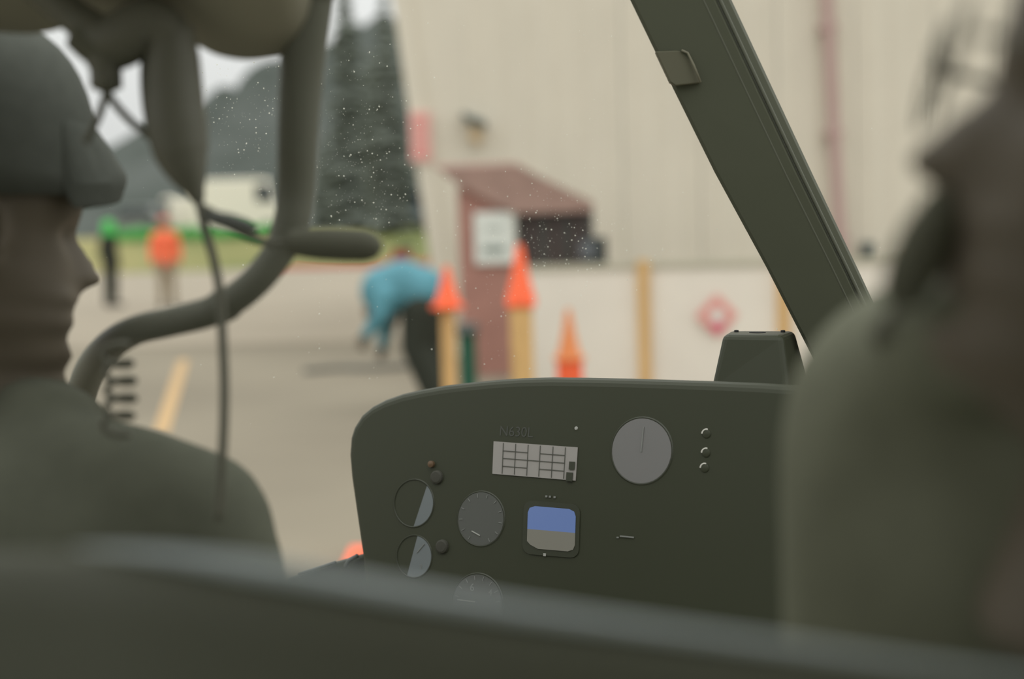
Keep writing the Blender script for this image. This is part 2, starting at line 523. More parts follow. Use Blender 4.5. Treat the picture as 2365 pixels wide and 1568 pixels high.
# red drainpipe
pa, pb = at_y(1905, -80, HY - .17), at_y(1945, 620, HY - .17)
dp = thing('drainpipe', (pb.x, HY - .17, 0), 'dull red drainpipe running down the hangar wall beside the windshield post', 'drainpipe')
tube('pipe', [(pb.x + .02, HY - .17, 0), pb, pa, pa + (pa - pb) * .8], .07, M_pipe, dp)
for k in (.1, .45, .8):
    c = pb + (pa - pb) * k
    box('bracket', (c.x - .1, HY - .22, c.z - .03), (c.x + .1, HY - .02, c.z + .03), M_pipe, dp)

# ------------------------------------------------------------------ red entrance shed
SY = 14.6; SB = SY + .5
def sy(px, py, Yd=SY): return at_y(px, py, Yd)
shed = thing('entrance_shed', (sy(1130, 860).x, SY, 0), 'red entrance shed with sloping roof standing before the cream hangar wall', 'shed')
fl, fr = sy(1062, 640).x, sy(1190, 640).x
ftop = sy(1120, 432).z
box('front_wall', (fl, SY, 0), (fr, SY + .15, ftop), M_red, shed)
box('side_wall', (fl, SY + .15, 0), (fl + .12, SB, ftop), M_red, shed)
sr = sy(1366, 560, SY + .5).x
box('back_room', (fr + .02, SY + .1, 0), (sr, SB, sy(1280, 480, SY + .1).z), M_darkin, shed)
for k in range(3):
    xx = fr + .06 + (sr - fr - .1) * (k + .5) / 3
    box('mullion', (xx - .03, SY + .06, 0), (xx + .03, SY + .1, sy(1280, 490, SY + .1).z), mat('mullion_paint', (.09, .06, .055), .6), shed)
rp = [sy(1008, 388, SY - .08), sy(1190, 380, SY - .08), sy(1372, 468, SY - .06), sy(1368, 488, SY - .06), sy(1190, 494, SY - .08), sy(1068, 432, SY - .08)]
rb = [sy(1000, 380, SB + .02), sy(1190, 374, SB + .02), sy(1345, 470, SB + .02), sy(1345, 484, SB + .02), sy(1190, 480, SB + .02), sy(1068, 436, SB + .02)]
n = 6
mk('roof', rp + rb, [tuple(range(n)), tuple(range(2 * n - 1, n - 1, -1))] + [(i, (i + 1) % n, n + (i + 1) % n, n + i) for i in range(n)], M_redroof, shed)

a, b, q, t = rect_y(1096, 490, 1188, 610, SY - .05)
sb_ = thing('notice_board', ((a + b) / 2, SY - .06, q), 'white notice board with two grey lines fixed on the red shed front', 'sign')
box('board', (a, SY - .05, q), (b, SY - .005, t), M_white, sb_, bevel=.01)
w_, h_ = b - a, t - q
for k, (f0, f1, i0, i1) in enumerate(((.64, .74, .28, .72), (.22, .36, .2, .76))):
    box('print_line', (a + w_ * i0, SY - .056, q + h_ * f0), (a + w_ * i1, SY - .05, q + h_ * f1), M_greytext if k else mat('grey_print_light', (.5, .53, .48), .7), sb_)

# dark box machine beside the shed
a, b, q, t = rect_y(1338, 548, 1402, 612, SY - .6)
ac = thing('meter_box', ((a + b) / 2, SY - .6, q), 'dark metal box on the right end of the red shed', 'box')
box('casing', (a + .06, SY - .6, q), (b, SY - .2, t), mat('box_dark', (.035, .042, .038), .5), ac, bevel=.02)
box('front_cover', (a, SY - .64, q + .06), (a + .16, SY - .6, t - .04), mat('box_grey', (.13, .14, .15), .5), ac, bevel=.01)
box('stand', (a + .1, SY - .45, 0), (b - .05, SY - .35, q), mat('box_dark', (.035, .042, .038)), ac)

# ------------------------------------------------------------------ fence with panels, posts and rail
FYL, FYR = 12.6, 12.0
def fy(px): return FYL + (FYR - FYL) * (px - 1195) / 900
def fp(px, py): return at_y(px, py, fy(px))
fence = thing('fence', (fp(1500, 700).x, fy(1500), 0), 'low cream panel fence with tan wooden posts in front of the hangar', 'fence')
PX = [1188, 1486, 1808, 2120, 2440]
ztop = fp(1486, 612).z
for i in range(4):
    A, B = fp(PX[i], 700), fp(PX[i + 1], 700)
    A = Vector((A.x + .02, A.y, .06)); B = Vector((B.x - .02, B.y, .06))
    prism('panel', [A, B, Vector((B.x, B.y, ztop - .03)), Vector((A.x, A.y, ztop - .03))], (0, .03, 0), M_fence, fence)
    prism('top_rail', [Vector((A.x, A.y - .02, ztop - .03)), Vector((B.x, B.y - .02, ztop - .03)), Vector((B.x, B.y - .02, ztop + .02)), Vector((A.x, A.y - .02, ztop + .02))], (0, .07, 0), mat('rail_grey', (.46, .44, .34), .7), fence)
for px in PX[1:]:
    c = fp(px, 700)
    box('post', (c.x - .05, c.y - .06, 0), (c.x + .05, c.y + .04, ztop + .04), M_tan, fence)
# diamond placard
c = fp(1655, 728); c.y -= .035
r_ = 50 / FPX * c.y
dm = thing('diamond_placard', (c.x, c.y, c.z - r_), 'red diamond placard with pale centre on the cream fence', 'placard')
dd = [(0, r_), (r_, 0), (0, -r_), (-r_, 0)]
prism('plate', [(c.x + a, c.y, c.z + b) for a, b in dd], (0, .015, 0), M_pink, dm)
prism('centre', [(c.x + a * .4, c.y - .006, c.z + b * .4) for a, b in dd], (0, .006, 0), M_white, dm)
prism('lower_quarter', [(c.x + a * .42, c.y - .005, c.z - r_ * .52 + b * .36) for a, b in dd], (0, .005, 0), mat('deep_pink', (.7, .13, .2), .6), dm)
# small dark fitting on the wall right of the post
c = at_y(2006, 582, HY - .1)
vt = thing('wall_vent', (c.x, HY - .1, c.z - .12), 'small dark vent on the hangar wall right of the windshield post', 'vent')
box('cover', (c.x - .07, HY - .12, c.z - .12), (c.x + .07, HY, c.z + .12), M_lamp, vt, bevel=.02)
box('louvre', (c.x - .05, HY - .14, c.z - .02), (c.x + .05, HY - .12, c.z + .02), M_lamp, vt)

# ------------------------------------------------------------------ cones and posts
def cone(loc, h, r, label, m, mband=None, basew=None):
    t = thing('traffic_cone', loc, label, 'traffic cone', 'orange traffic cones outside')
    bw = basew or r * 1.25
    x, y, z = loc
    box('base', (x - bw, y - bw, z), (x + bw, y + bw, z + .03), m, t, bevel=.008)
    lathe('body', (x, y, z + .03), Z, [(r, 0), (r * .55, h * .45), (r * .2, h * .93), (r * .15, h - .03), (.004, h - .03)], m, t, seg=20, smooth=False)
    return t
def post_with(px, ytop, ybase, yd, wpx, m, label, name='wooden_post', cat='post'):
    c = at_y(px, ytop, yd); hw = wpx / 2 / FPX * yd
    b0 = at_y(px + (ybase - ytop) * .03, ybase, yd)
    t = thing(name, (c.x, yd, 0), label, cat)
    prism('shaft', [(c.x - hw, yd - hw, 0), (c.x + hw, yd - hw, 0), (c.x + hw, yd + hw, 0), (c.x - hw, yd + hw, 0)], (0, 0, c.z), m, t, bevel=.01)
    box('foot_plate', (c.x - hw * 1.5, yd - hw * 1.5, 0), (c.x + hw * 1.5, yd + hw * 1.5, .02), M_metal, t)
    return c
c1 = post_with(1034, 712, 870, 11.0, 32, M_tan, 'thin tan wooden post left of the red shed holding a cone')
cone((c1.x, 11.0, c1.z), 95 / FPX * 11, 30 / FPX * 11, 'small orange cone on the thin post beside the person in blue', M_orange)
c2 = post_with(1203, 708, 870, 10.0, 52, M_tan, 'thick tan wooden post at the right edge of the red shed front')
cone((c2.x, 10.0, c2.z), 144 / FPX * 10, 36 / FPX * 10, 'tall bright orange cone topping the thick post by the notice board', M_orange, basew=.1)
c3 = post_with(1315, 832, 880, 10.4, 58, M_orange, 'short orange red bollard in front of the cream fence', 'bollard', 'bollard')
cone((c3.x, 10.4, c3.z), 118 / FPX * 10.4, 28 / FPX * 10.4, 'faded orange cone standing on the bollard before the fence', M_orange2)
g = G(893, 1292)
cone((g.x, g.y, 0), .42, .1, 'orange cone on the apron mostly hidden behind the instrument panel', M_orange, basew=.19)

# bin between post and shed
a, b, q, t = rect_y(1056, 742, 1104, 830, 13.0)
bn = thing('waste_bin', ((a + b) / 2, 13.0, 0), 'dark green bin between the thin cone post and the red shed', 'bin')
prism('tub', [(a + .02, 12.9, 0), (b - .02, 12.9, 0), (b - .02, 13.1, 0), (a + .02, 13.1, 0)], (0, 0, t - .12), M_dkgreen, bn, bevel=.015)
box('lid', (a, 12.88, t - .12), (b, 13.12, t - .02), mat('bin_lid', (.10, .12, .11), .6), bn, bevel=.015)
tube('handle', [(a + .03, 12.86, t - .07), (b - .03, 12.86, t - .07)], .012, M_metal, bn, seg=6)

c = at_y(928, 602, 46.0)
ub = thing('utility_box', (c.x, 46.0, 0), 'small red utility box with dark lid above the bending person', 'box')
box('cabinet', (c.x - .32, 45.7, 0), (c.x + .28, 46.3, c.z + .34), mat('box_red', (.33, .07, .05), .6), ub, bevel=.03)
prism('lid', [(c.x - .2, 45.65, c.z + .34), (c.x + .45, 45.65, c.z + .34), (c.x + .45, 45.65, c.z + .46), (c.x - .05, 45.65, c.z + .46)], (0, .7, 0), mat('box_dark', (.035, .042, .038)), ub, bevel=.02)
box('door', (c.x - .26, 45.67, .1), (c.x + .22, 45.7, c.z + .28), mat('box_red', (.33, .07, .05)), ub)

# ------------------------------------------------------------------ painted lines and kerb, hose
A, B = G(424, 832), G(372, 1000)
dv = (B - A); wv = Vector((dv.y, -dv.x, 0)).normalized() * .06
mk('painted_line', [A - wv + Z * .004, A + wv + Z * .004, B + wv + Z * .004, B - wv + Z * .004, A - wv, A + wv, B + wv, B - wv],
   [(0, 1, 2, 3), (7, 6, 5, 4), (0, 4, 5, 1), (1, 5, 6, 2), (2, 6, 7, 3), (3, 7, 4, 0)], M_yline, label='faded yellow orange line painted on the apron beside the seated person', cat='painted line')
box('kerb', (-9.5, 57.1, 0), (-3.2, 57.6, .22), M_kerb, label='red painted kerb at the foot of the grass bank', cat='kerb', bevel=.02)
A, B = G(705, 862), G(960, 848)
tube('hose', smooth_path([A, A + (B - A) * .3 + Y * .12, A + (B - A) * .62 - Y * .1, B], 5), .055, mat('hose_dark', (.09, .09, .075), .7), seg=8,
     label='dark hose lying on the apron at the bending person\'s feet', cat='hose')

# ------------------------------------------------------------------ vehicles on the bank
def wheel(name, c, r, parent):
    o = lathe(name, Vector(c) - Y * .1, Y, [(r * .55, 0), (r, .02), (r, .2), (r * .55, .22)], M_black, parent, seg=18)
    lathe('hub_cap', Vector(c) - Y * .12, Y, [(r * .5, 0), (r * .5, .04)], M_metal, o, seg=12)
def vehicle(name, label, cat, px, py_base, yd, L, H, m, van=False, flip=1):
    c = at_y(px, py_base, yd); z = bank_z(c.x, yd); W = 1.75
    t = thing(name, (c.x, yd, z), label, cat)
    if van:
        prof = [(-.5, .14), (.5, .14), (.5, .48), (.42, .56), (.33, .96), (.28, 1), (-.48, 1), (-.5, .96)]
    else:
        prof = [(-.5, .2), (.5, .2), (.5, .5), (.3, .6), (.14, .97), (.08, 1), (-.26, 1), (-.32, .96), (-.45, .62), (-.5, .56)]
    prism('body', [(c.x + flip * a * L, yd - W / 2, z + b * H) for a, b in prof], (0, W, 0), m, t, bevel=.05, bseg=2)
    if van:
        wins = [[(.43, .58), (.35, .9), (.2, .9), (.2, .58)]]
    else:
        wins = [[(.26, .62), (.12, .93), (-.06, .93), (-.06, .62)], [(-.09, .62), (-.09, .93), (-.27, .93), (-.4, .64)]]
    for wv_ in wins:
        prism('window', [(c.x + flip * a * L, yd - W / 2 - .02, z + b * H) for a, b in wv_], (0, .04, 0), M_glassdk, t)
    for s in (-.3, .32):
        wheel('wheel', (c.x + flip * s * L, yd - W / 2 + .02, z + .3), .31, t)
        wheel('wheel', (c.x + flip * s * L, yd + W / 2 - .12, z + .3), .31, t)
    box('bumper', (c.x + flip * .5 * L - .05, yd - W / 2, z + .2 * H), (c.x + flip * .5 * L + .06, yd + W / 2, z + .3 * H), M_cargrey, t, bevel=.02)
    lathe('headlight', (c.x + flip * .5 * L, yd - W / 2 + .2, z + .42 * H), X * flip, [(.1, -.02), (.1, .03), (.04, .05)], M_white, t, seg=12)
vehicle('van', 'large white van parked on the bank behind the hanging headset', 'van', 560, 545, 70, 4.4, 2.7, M_carwhite, True, 1)
vehicle('car', 'dark grey car parked leftmost on the bank near the cap brim', 'car', 316, 545, 71, 3.0, 1.55, M_cargrey, False, -1)
vehicle('delivery_van', 'small white van parked between the grey car and the hanging cord', 'van', 425, 545, 73, 2.6, 2.0, M_carwhite, True, -1)
vs_h, fs_h = [], []
rgh = random.Random(21)
A_, B_ = at_y(250, 540, 65.5).x, at_y(645, 540, 65.5).x
NH = 40
for i in range(NH + 1):
    x_ = A_ + (B_ - A_) * i / NH
    for (dy, dz_) in ((-.5, 0), (-.45, .3), (-.2, .5), (.2, .5), (.5, 0)):
        vs_h.append((x_, 65.6 + dy + rgh.uniform(-.08, .08), bank_z(x_, 65.6) - .03 + dz_ * rgh.uniform(.8, 1.2)))
for i in range(NH):
    for j in range(4): fs_h.append((i * 5 + j, i * 5 + j + 1, i * 5 + 6 + j, i * 5 + 5 + j))
mk('hedge', vs_h, fs_h, mat('hedge_green', (.06, .26, .06), .8, .1, noise=.25, nscale=3), label='low vivid green hedge running in front of the parked vans', cat='hedge')
vehicle('hatchback', 'blue grey car parked on the bank against the hangar corner', 'car', 925, 530, 69, 3.6, 1.9, M_carblue, False, -1)

# ------------------------------------------------------------------ conifers
def conifer(px, yd, h, rad, label, seed, lean=0.0):
    rg = random.Random(seed)
    c = at_y(px, 530, yd); z0 = bank_z(c.x, yd)
    t = thing('conifer', (c.x, yd, z0), label, 'tree', 'dark conifers behind the bank')
    tube('trunk', [(c.x, yd, z0 - .1), (c.x + lean * .5, yd, z0 + h * .5), (c.x + lean, yd, z0 + h)], [.28, .16, .03], M_bark, t, seg=8)
    vs, fs = [], []
    lv = int(h * 2.4)
    for i in range(lv):
        f = i / lv; zz = z0 + h * (.06 + .93 * f); rr = rad * (1 - f) ** .75 * rg.uniform(.75, 1.15) + .15
        nb = 9 if f < .7 else 6
        a0 = rg.uniform(0, 6.28)
        for k in range(nb):
            a_ = a0 + 2 * math.pi * k / nb + rg.uniform(-.2, .2); L_ = rr * rg.uniform(.7, 1.15)
            d = Vector((math.cos(a_), math.sin(a_), 0)); s_ = Vector((-d.y, d.x, 0))
            o = Vector((c.x + lean * f, yd, zz))
            b0 = len(vs); wd = L_ * .3 + .12; dr = rg.uniform(.25, .5) * L_
            vs += [o + Z * .1, o + d * L_ * .35 + s_ * wd - Z * dr * .35, o + d * L_ * .7 + s_ * wd * .6 - Z * dr * .8, o + d * L_ - Z * dr,
                   o + d * L_ * .7 - s_ * wd * .6 - Z * dr * .8, o + d * L_ * .35 - s_ * wd - Z * dr * .35, o + d * L_ * .5 - Z * (dr * .4 - .14), o + d * L_ * .5 - Z * (dr * .75 + .15)]
            q_ = [b0 + j for j in range(8)]
            for u_ in (6, 7):
                for e in ((0, 1), (1, 2), (2, 3), (3, 4), (4, 5), (5, 0)):
                    fs.append((q_[e[0]], q_[e[1]], q_[u_]))
    mk('foliage', vs, fs, M_needle, t, kind='stuff')
conifer(815, 74, 15.5, 1.45, 'tall dark conifer left of the hangar whose top leaves the picture', 11)
conifer(905, 66, 11.2, 1.5, 'dark dense conifer standing right beside the hangar corner', 12)
conifer(868, 79, 10.2, 1.4, 'dark conifer squeezed between the tall tree and the corner tree', 13)
conifer(752, 84, 6.0, 1.2, 'smaller conifer just right of the upright frame bar', 14)
# ------------------------------------------------------------------ people outside
BODY_E = [('pelvis', 'spine'), ('spine', 'chest'), ('chest', 'neck'), ('neck', 'skull'),
          ('chest', 'shL'), ('shL', 'elL'), ('elL', 'wrL'), ('chest', 'shR'), ('shR', 'elR'), ('elR', 'wrR'),
          ('pelvis', 'hipL'), ('hipL', 'knL'), ('knL', 'anL'), ('anL', 'toeL'), ('pelvis', 'hipR'), ('hipR', 'knR'), ('knR', 'anR'), ('anR', 'toeR')]
RAD = dict(pelvis=.115, spine=.105, chest=.115, neck=.05, skull=.05, shL=.055, shR=.055, elL=.038, elR=.038, wrL=.026, wrR=.026,
           hipL=.078, hipR=.078, knL=.052, knR=.052, anL=.036, anR=.036, toeL=.032, toeR=.032)
def person(name_label, loc, J, hM, clothes, voxel=.012, hands=None, s=1.0, skin=None, group=None, headextra=None):
    t = thing('person', loc, name_label, 'person', group)
    JJ = {k: (Vector(v), RAD[k] * s) for k, v in J.items()}
    E = [e for e in BODY_E if e[0] in JJ and e[1] in JJ]
    for hd in hands or []:
        hand_joints(JJ, E, hd[0], hd[0] + '_', hd[1], hd[2], s)
    geo = limb_geo(JJ, E)
    geo = merge(geo, head_geo(hM))
    b = mk('body', geo[0], geo[1], skin or M_skin, t, smooth=True)
    remesh(b, voxel, 1)
    for nm, ks, dr, m in clothes:
        K = {k: (JJ[k][0], JJ[k][1] + (dr[k] if isinstance(dr, dict) and k in dr else (dr if not isinstance(dr, dict) else dr['*']))) for k in ks}
        EE = [e for e in E if e[0] in K and e[1] in K]
        g_ = limb_geo(K, EE)
        o = mk(nm, g_[0], g_[1], m, t, smooth=True)
        remesh(o, max(voxel, .012), 6)
    return t
LEGS = ['pelvis', 'hipL', 'knL', 'anL', 'hipR', 'knR', 'anR']
ARMS = ['chest', 'spine', 'pelvis', 'shL', 'elL', 'wrL', 'shR', 'elR', 'wrR', 'neck']
SHOES = M_black
def shoes(t, J, face):
    for k in ('L', 'R'):
        a_, b_ = Vector(J['an' + k]), Vector(J['toe' + k])
        tube('shoe', [a_ - (b_ - a_) * .35 - Z * .02, a_ - Z * .03 + (b_ - a_) * .2, b_ + (b_ - a_) * .25], [.045, .055, .04], M_black, t, seg=10)

def standing(px, py, h, f, label, top_m, leg_m, cap_m, topname, headcov=None):
    b = G(px, py); s = h / 1.75
    f = Vector(f).normalized(); l = Z.cross(f)
    def q(fw_, lf, z): return b + f * fw_ * s + l * lf * s + Z * z * s
    J = dict(pelvis=q(0, 0, .95), spine=q(0, 0, 1.12), chest=q(0, 0, 1.32), neck=q(.01, 0, 1.47), skull=q(.02, 0, 1.58),
             shL=q(0, .17, 1.38), elL=q(-.02, .24, 1.12), wrL=q(.05, .24, .9), shR=q(0, -.17, 1.38), elR=q(-.02, -.24, 1.12), wrR=q(.05, -.24, .9),
             hipL=q(0, .09, .9), knL=q(.03, .1, .5), anL=q(0, .11, .09), toeL=q(.15, .13, .04), hipR=q(0, -.09, .9), knR=q(.0, -.1, .5), anR=q(-.03, -.11, .09), toeR=q(.12, -.13, .04))
    t = person(label, b, J, head_M(q(.02, 0, 1.63), f, 0, s * .97), [(topname, ARMS, dict({'*': .035}, pelvis=.055, chest=.06, spine=.05, wrL=.015, wrR=.015), top_m), ('trousers', LEGS, .03, leg_m)],
               voxel=.009, hands=[('wrL', -Z + f * .2, -l), ('wrR', -Z + f * .2, l)], s=s)
    shoes(t, J, f)
    hp = q(.02, 0, 1.63)
    if headcov == 'cap':
        lathe('cap', hp + Z * .03 * s, Z, [(.105 * s, 0), (.105 * s, .04), (.09 * s, .085), (.05 * s, .11), (.01, .115)], cap_m, t, smooth=True)
    elif headcov == 'hood':
        lathe('hood', hp - Z * .17 * s, Z, [(.16 * s, 0), (.14 * s, .06), (.125 * s, .14), (.13 * s, .24), (.1 * s, .3), (.04 * s, .325), (.005, .33)], cap_m, t, smooth=True)
    return t
standing(388, 712, 1.9, (.3, -1, 0), 'person in an orange hi-vis jacket and cap standing on the apron', M_hivis, M_tancl, mat('cap_red', (.62, .10, .06), .7), 'jacket', 'cap')
standing(258, 708, 1.86, (1, -.3, 0), 'person in dark clothes and bright green hood left of the orange jacketed person', M_dkcloth, M_dkcloth, M_lime, 'jacket', 'hood')

# bending person in blue, facing left
BY = 12.0
def bp(px, py, dy=0.0): return at_y(px, py, BY + dy)
foot = bp(1015, 930)
J = dict(pelvis=bp(972, 678), spine=bp(930, 660), chest=bp(890, 672), neck=bp(870, 700), skull=bp(862, 728),
         shL=bp(892, 684, -.16), elL=bp(880, 728, -.2), wrL=bp(846, 772, -.18), shR=bp(894, 684, .16), elR=bp(898, 735, .2), wrR=bp(884, 795, .18),
         hipL=bp(972, 712, -.09), knL=bp(960, 800, -.1), anL=bp(1006, 912, -.1), hipR=bp(982, 712, .09), knR=bp(985, 805, .1), anR=bp(1022, 908, .1))
dz = J['anL'].z - .09
J['toeL'] = J['anL'] + Vector((-.15, -.03, -.05)); J['toeR'] = J['anR'] + Vector((-.15, .03, -.05))
hd = head_M(bp(868, 722), (-.5, 0, -.85), 0, .95, Vector((-.85, 0, .5)))
t = person('person bending over in a teal blue jacket and dark trousers beside the cone post', (foot.x, BY, 0), J, hd,
           [('jacket', ARMS, dict({'*': .045}, pelvis=.12, chest=.10, spine=.12, wrL=.02, wrR=.02, shL=.06, shR=.06), M_blue),
            ('trousers', LEGS, dict({'*': .075}, pelvis=.05, hipL=.095, hipR=.095), M_dkcloth)], voxel=.008,
           hands=[('wrL', (-.4, 0, -1), (0, 1, 0)), ('wrR', (-.2, 0, -1), (0, -1, 0))])
shoes(t, J, None)

# ================================================================== CABIN
F30 = Vector((math.sin(R(30)), math.cos(R(30)), 0)); R30 = Vector((math.cos(R(30)), -math.sin(R(30)), 0))
TL = R(12)
PU = R30; PV = Z * math.cos(TL) + F30 * math.sin(TL); PN = -F30 * math.cos(TL) + Z * math.sin(TL)
PO = P(1300, 1100, 1.62)
def pn(px, py, off=0.0):
    r = ray(px, py); o = PO + PN * off
    return CAM + r * ((o - CAM).dot(PN) / r.dot(PN))
def pscale(px, py):
    return (pn(px, py) - CAM).dot(fwd) / FPX

# ---- unseen shell around the camera; side height and pale lining set the fill light
box('unseen_floor_cabin', (-.9, -.9, .3), (.9, 2.0, .36), M_grey, label='unseen pale grey cabin floor under the seats', cat='floor', kind='structure')
box('unseen_wall_rear', (-.9, -.95, .36), (.9, -.9, 1.95), M_grey, label='unseen grey lined rear cabin wall behind the seats', cat='wall', kind='structure')
for s, nm in ((-1, 'unseen_wall_left'), (1, 'unseen_wall_right')):
    yb = .75
    box(nm, (s * .9 - .025, -.9, .36), (s * .9 + .025, yb, 1.42), M_grey, label=('left' if s < 0 else 'right') + ' unseen lower cabin side wall, height set for the fill light', cat='wall', kind='structure')

# ---- roof: headliner whose scalloped front edge shows top left
edge = [(-420, 20), (-150, 60), (40, 78), (110, 74), (160, 62), (230, 66), (330, 84), (400, 92), (445, 100), (500, 127), (565, 139), (625, 134), (680, 122), (712, 92), (728, 55), (738, 10), (752, -60)]
ep = smooth_path([P(a, b, 1.05) for a, b in edge], 3)
nE = len(ep)
back1 = [Vector((p.x, .5, 1.93)) for p in ep]
back2 = [Vector((-.9 + 1.8 * i / (nE - 1), -.95, 1.95)) for i in range(nE)]
def loft(name, rows, thick, m, **k):
    n = len(rows[0]); vs = []; fs = []
    for r in rows: vs += [Vector(p) for p in r]
    nb = len(vs); vs += [v + Vector(thick) for v in vs]
    for j in range(len(rows) - 1):
        for i in range(n - 1):
            a = j * n + i
            fs.append((a, a + 1, a + n + 1, a + n)); fs.append((nb + a, nb + a + n, nb + a + n + 1, nb + a + 1))
    lastrow = (len(rows) - 1) * n
    for i in range(n - 1):
        fs.append((i, nb + i, nb + i + 1, i + 1)); fs.append((lastrow + i, lastrow + i + 1, nb + lastrow + i + 1, nb + lastrow + i))
    for j in range(len(rows) - 1):
        a = j * n; b = j * n + n - 1
        fs.append((a, a + n, nb + a + n, nb + a)); fs.append((b, nb + b, nb + b + n, b + n))
    return mk(name, vs, fs, m, **k)
mid = [a.lerp(b, .45) + Z * .05 for a, b in zip(ep, back1)]
loft('ceiling', [ep, mid, back1, back2], (0, 0, .05), M_liner, smooth=True, label='dark cabin headliner with scalloped front edge', cat='ceiling', kind='structure')

box('ceiling_right', (-.14, -.95, 1.96), (.9, .55, 2.0), M_liner, label='flat cabin roof panel above the right seat', cat='ceiling', kind='structure')
box('ceiling_left', (-.9, -.95, 2.01), (-.2, .6, 2.04), M_liner, label='flat cabin roof skin above the left headliner', cat='ceiling', kind='structure')
# ---- curved frame bar from roof to lower left
bar = [(742, -160), (722, -60), (708, 60), (696, 180), (688, 320), (684, 440), (672, 520), (640, 588), (580, 660), (500, 714), (400, 742), (310, 764), (245, 806), (205, 862), (180, 940), (150, 1060), (100, 1250)]
bd = [1.03, 1.04, 1.05, 1.06, 1.07, 1.08, 1.08, 1.08, 1.08, 1.09, 1.11, 1.16, 1.26, 1.38, 1.48, 1.56, 1.62]
bw = [62, 58, 54, 51, 48, 46, 43, 38, 37, 37, 36, 38, 42, 46, 48, 48, 48]
bp_ = smooth_path([P(a, b, d) for (a, b), d in zip(bar, bd)], 5)
br_ = []
for i in range(len(bar) - 1):
    for k in range(5): br_.append((bw[i] + (bw[i + 1] - bw[i]) * k / 5) / FPX * 1.06)
br_.append(bw[-1] / FPX * 1.06)
fb = thing('frame_bar', P(180, 940, 1.48), 'dark curved cabin frame bar sweeping from the roof down to the capped person', 'frame bar')
tube('bar', bp_, br_, M_cabin, fb, seg=14)
for k in (6, 44):
    d_ = (bp_[k + 1] - bp_[k]).normalized()
    lathe('clamp', bp_[k] - d_ * .008, d_, [(br_[k] * 1.02, 0), (br_[k] * 1.1, .003), (br_[k] * 1.1, .013), (br_[k] * 1.02, .016)], M_cabin, fb, seg=14)

# ---- windshield bubble + dust
wrows = []
for j in range(9):
    row = []
    zz = .55 + 1.75 * j / 8
    for i in range(25):
        xx = -1.15 + 2.1 * i / 24
        yy = 1.78 - .28 * (xx + .1) ** 2 - .32 * max(0, zz - 1.35) ** 2 - .25 * max(0, 1.2 - zz) ** 2
        row.append(Vector((xx, yy, zz)))
    wrows.append(row)
def wy(x, z): return 1.78 - .28 * (x + .1) ** 2 - .32 * max(0, z - 1.35) ** 2 - .25 * max(0, 1.2 - z) ** 2
n = 25
ws = mk('window_1', [p for r in wrows for p in r], [(j * n + i, j * n + i + 1, (j + 1) * n + i + 1, (j + 1) * n + i) for j in range(8) for i in range(24)], M_glass, smooth=True,
        label='curved clear windshield speckled with dust', cat='windshield', kind='structure')
rg = random.Random(5); vs, fs = [], []
def speck(px, py, r):
    p = P(px, py, 1.7)
    for _ in range(4):
        d = ray(px, py); yy = wy(p.x, p.z) - .004; p = CAM + d * (yy / d.y)
    b0 = len(vs)
    for q in ((r, 0, 0), (-r, 0, 0), (0, 0, r), (0, 0, -r), (0, -r * .5, 0), (0, r * .5, 0)): vs.append(p + Vector(q) * 1.0)
    for f in ((0, 2, 4), (2, 1, 4), (1, 3, 4), (3, 0, 4), (2, 0, 5), (1, 2, 5), (3, 1, 5), (0, 3, 5)): fs.append(tuple(b0 + i for i in f))
clus = [(800, 320, 90, 150, 420), (560, 260, 80, 90, 280), (1290, 530, 110, 80, 340), (880, 470, 80, 60, 90), (1130, 700, 90, 120, 120), (840, 400, 60, 60, 90), (560, 480, 90, 60, 50), (1250, 580, 60, 40, 70), (700, 500, 330, 250, 120), (1300, 350, 300, 250, 120)]
for cx, cy, sx, sy_, nn in clus:
    for _ in range(nn):
        speck(rg.gauss(cx, sx), rg.gauss(cy, sy_), .00025 + .0008 * rg.random() ** 5)
mk('dust_specks', vs, fs, M_dust, ws, kind='stuff')

# ---- windshield centre post
def pd(px): return 1.52 + (px - 1470) / 560 * .14
L_ = [(1150, -640), (1290, -350), (1405, -110), (1455, 0), (1550, 196), (1650, 398), (1770, 618), (1880, 832), (1960, 985)]
R_ = [(1395, -640), (1530, -350), (1642, -110), (1690, 0), (1782, 198), (1880, 408), (1985, 628), (2080, 832), (2155, 985)]
post = thing('windshield_post', P(1950, 980, 1.66), 'dark slanted windshield post crossing the view from top centre to right', 'window post')
vs, fs = [], []
back = Vector((.18, .9, 0)).normalized() * .05
for (a, b), (c, d) in zip(L_, R_):
    d0 = pd(a)
    l, r = P(a, b, d0), P(c, d, d0 + .01)
    e = (r - l)
    vs += [l + back, l + back * .1, l + e * .04, l + e * .82 - back * .25, l + e * .86 - back * .1, l + e * .97 , r + back * .2, r + back]
for i in range(len(L_) - 1):
    for k in range(8):
        fs.append((i * 8 + k, i * 8 + (k + 1) % 8, (i + 1) * 8 + (k + 1) % 8, (i + 1) * 8 + k))
fs += [tuple(range(8)), tuple(range(len(vs) - 8, len(vs)))]
mk('post_body', vs, fs, M_post, post)
rp_ = []
for (a, b), (c, d) in zip(L_, R_):
    l, r = P(a, b, pd(a)), P(c, d, pd(a) + .01)
    rp_.append(l + (r - l) * .88 - back * .18)
tube('edge_bead', rp_, .0022, M_post2, post, seg=6)
rp_ = []
for (a, b), (c, d) in zip(L_, R_):
    l, r = P(a, b, pd(a)), P(c, d, pd(a) + .01)
    rp_.append(l + (r - l) * .72 - back * .2)
tube('edge_bead', rp_, .0014, M_post2, post, seg=6)
tp = [(1514, 118), (1582, 116), (1600, 150), (1618, 192), (1560, 198), (1548, 190), (1530, 152)]
prism('tape_patch', [P(a, b, 1.524 + (a - 1514) * .0001) for a, b in tp], (0, .012, 0), M_tape, post, bevel=.0015)
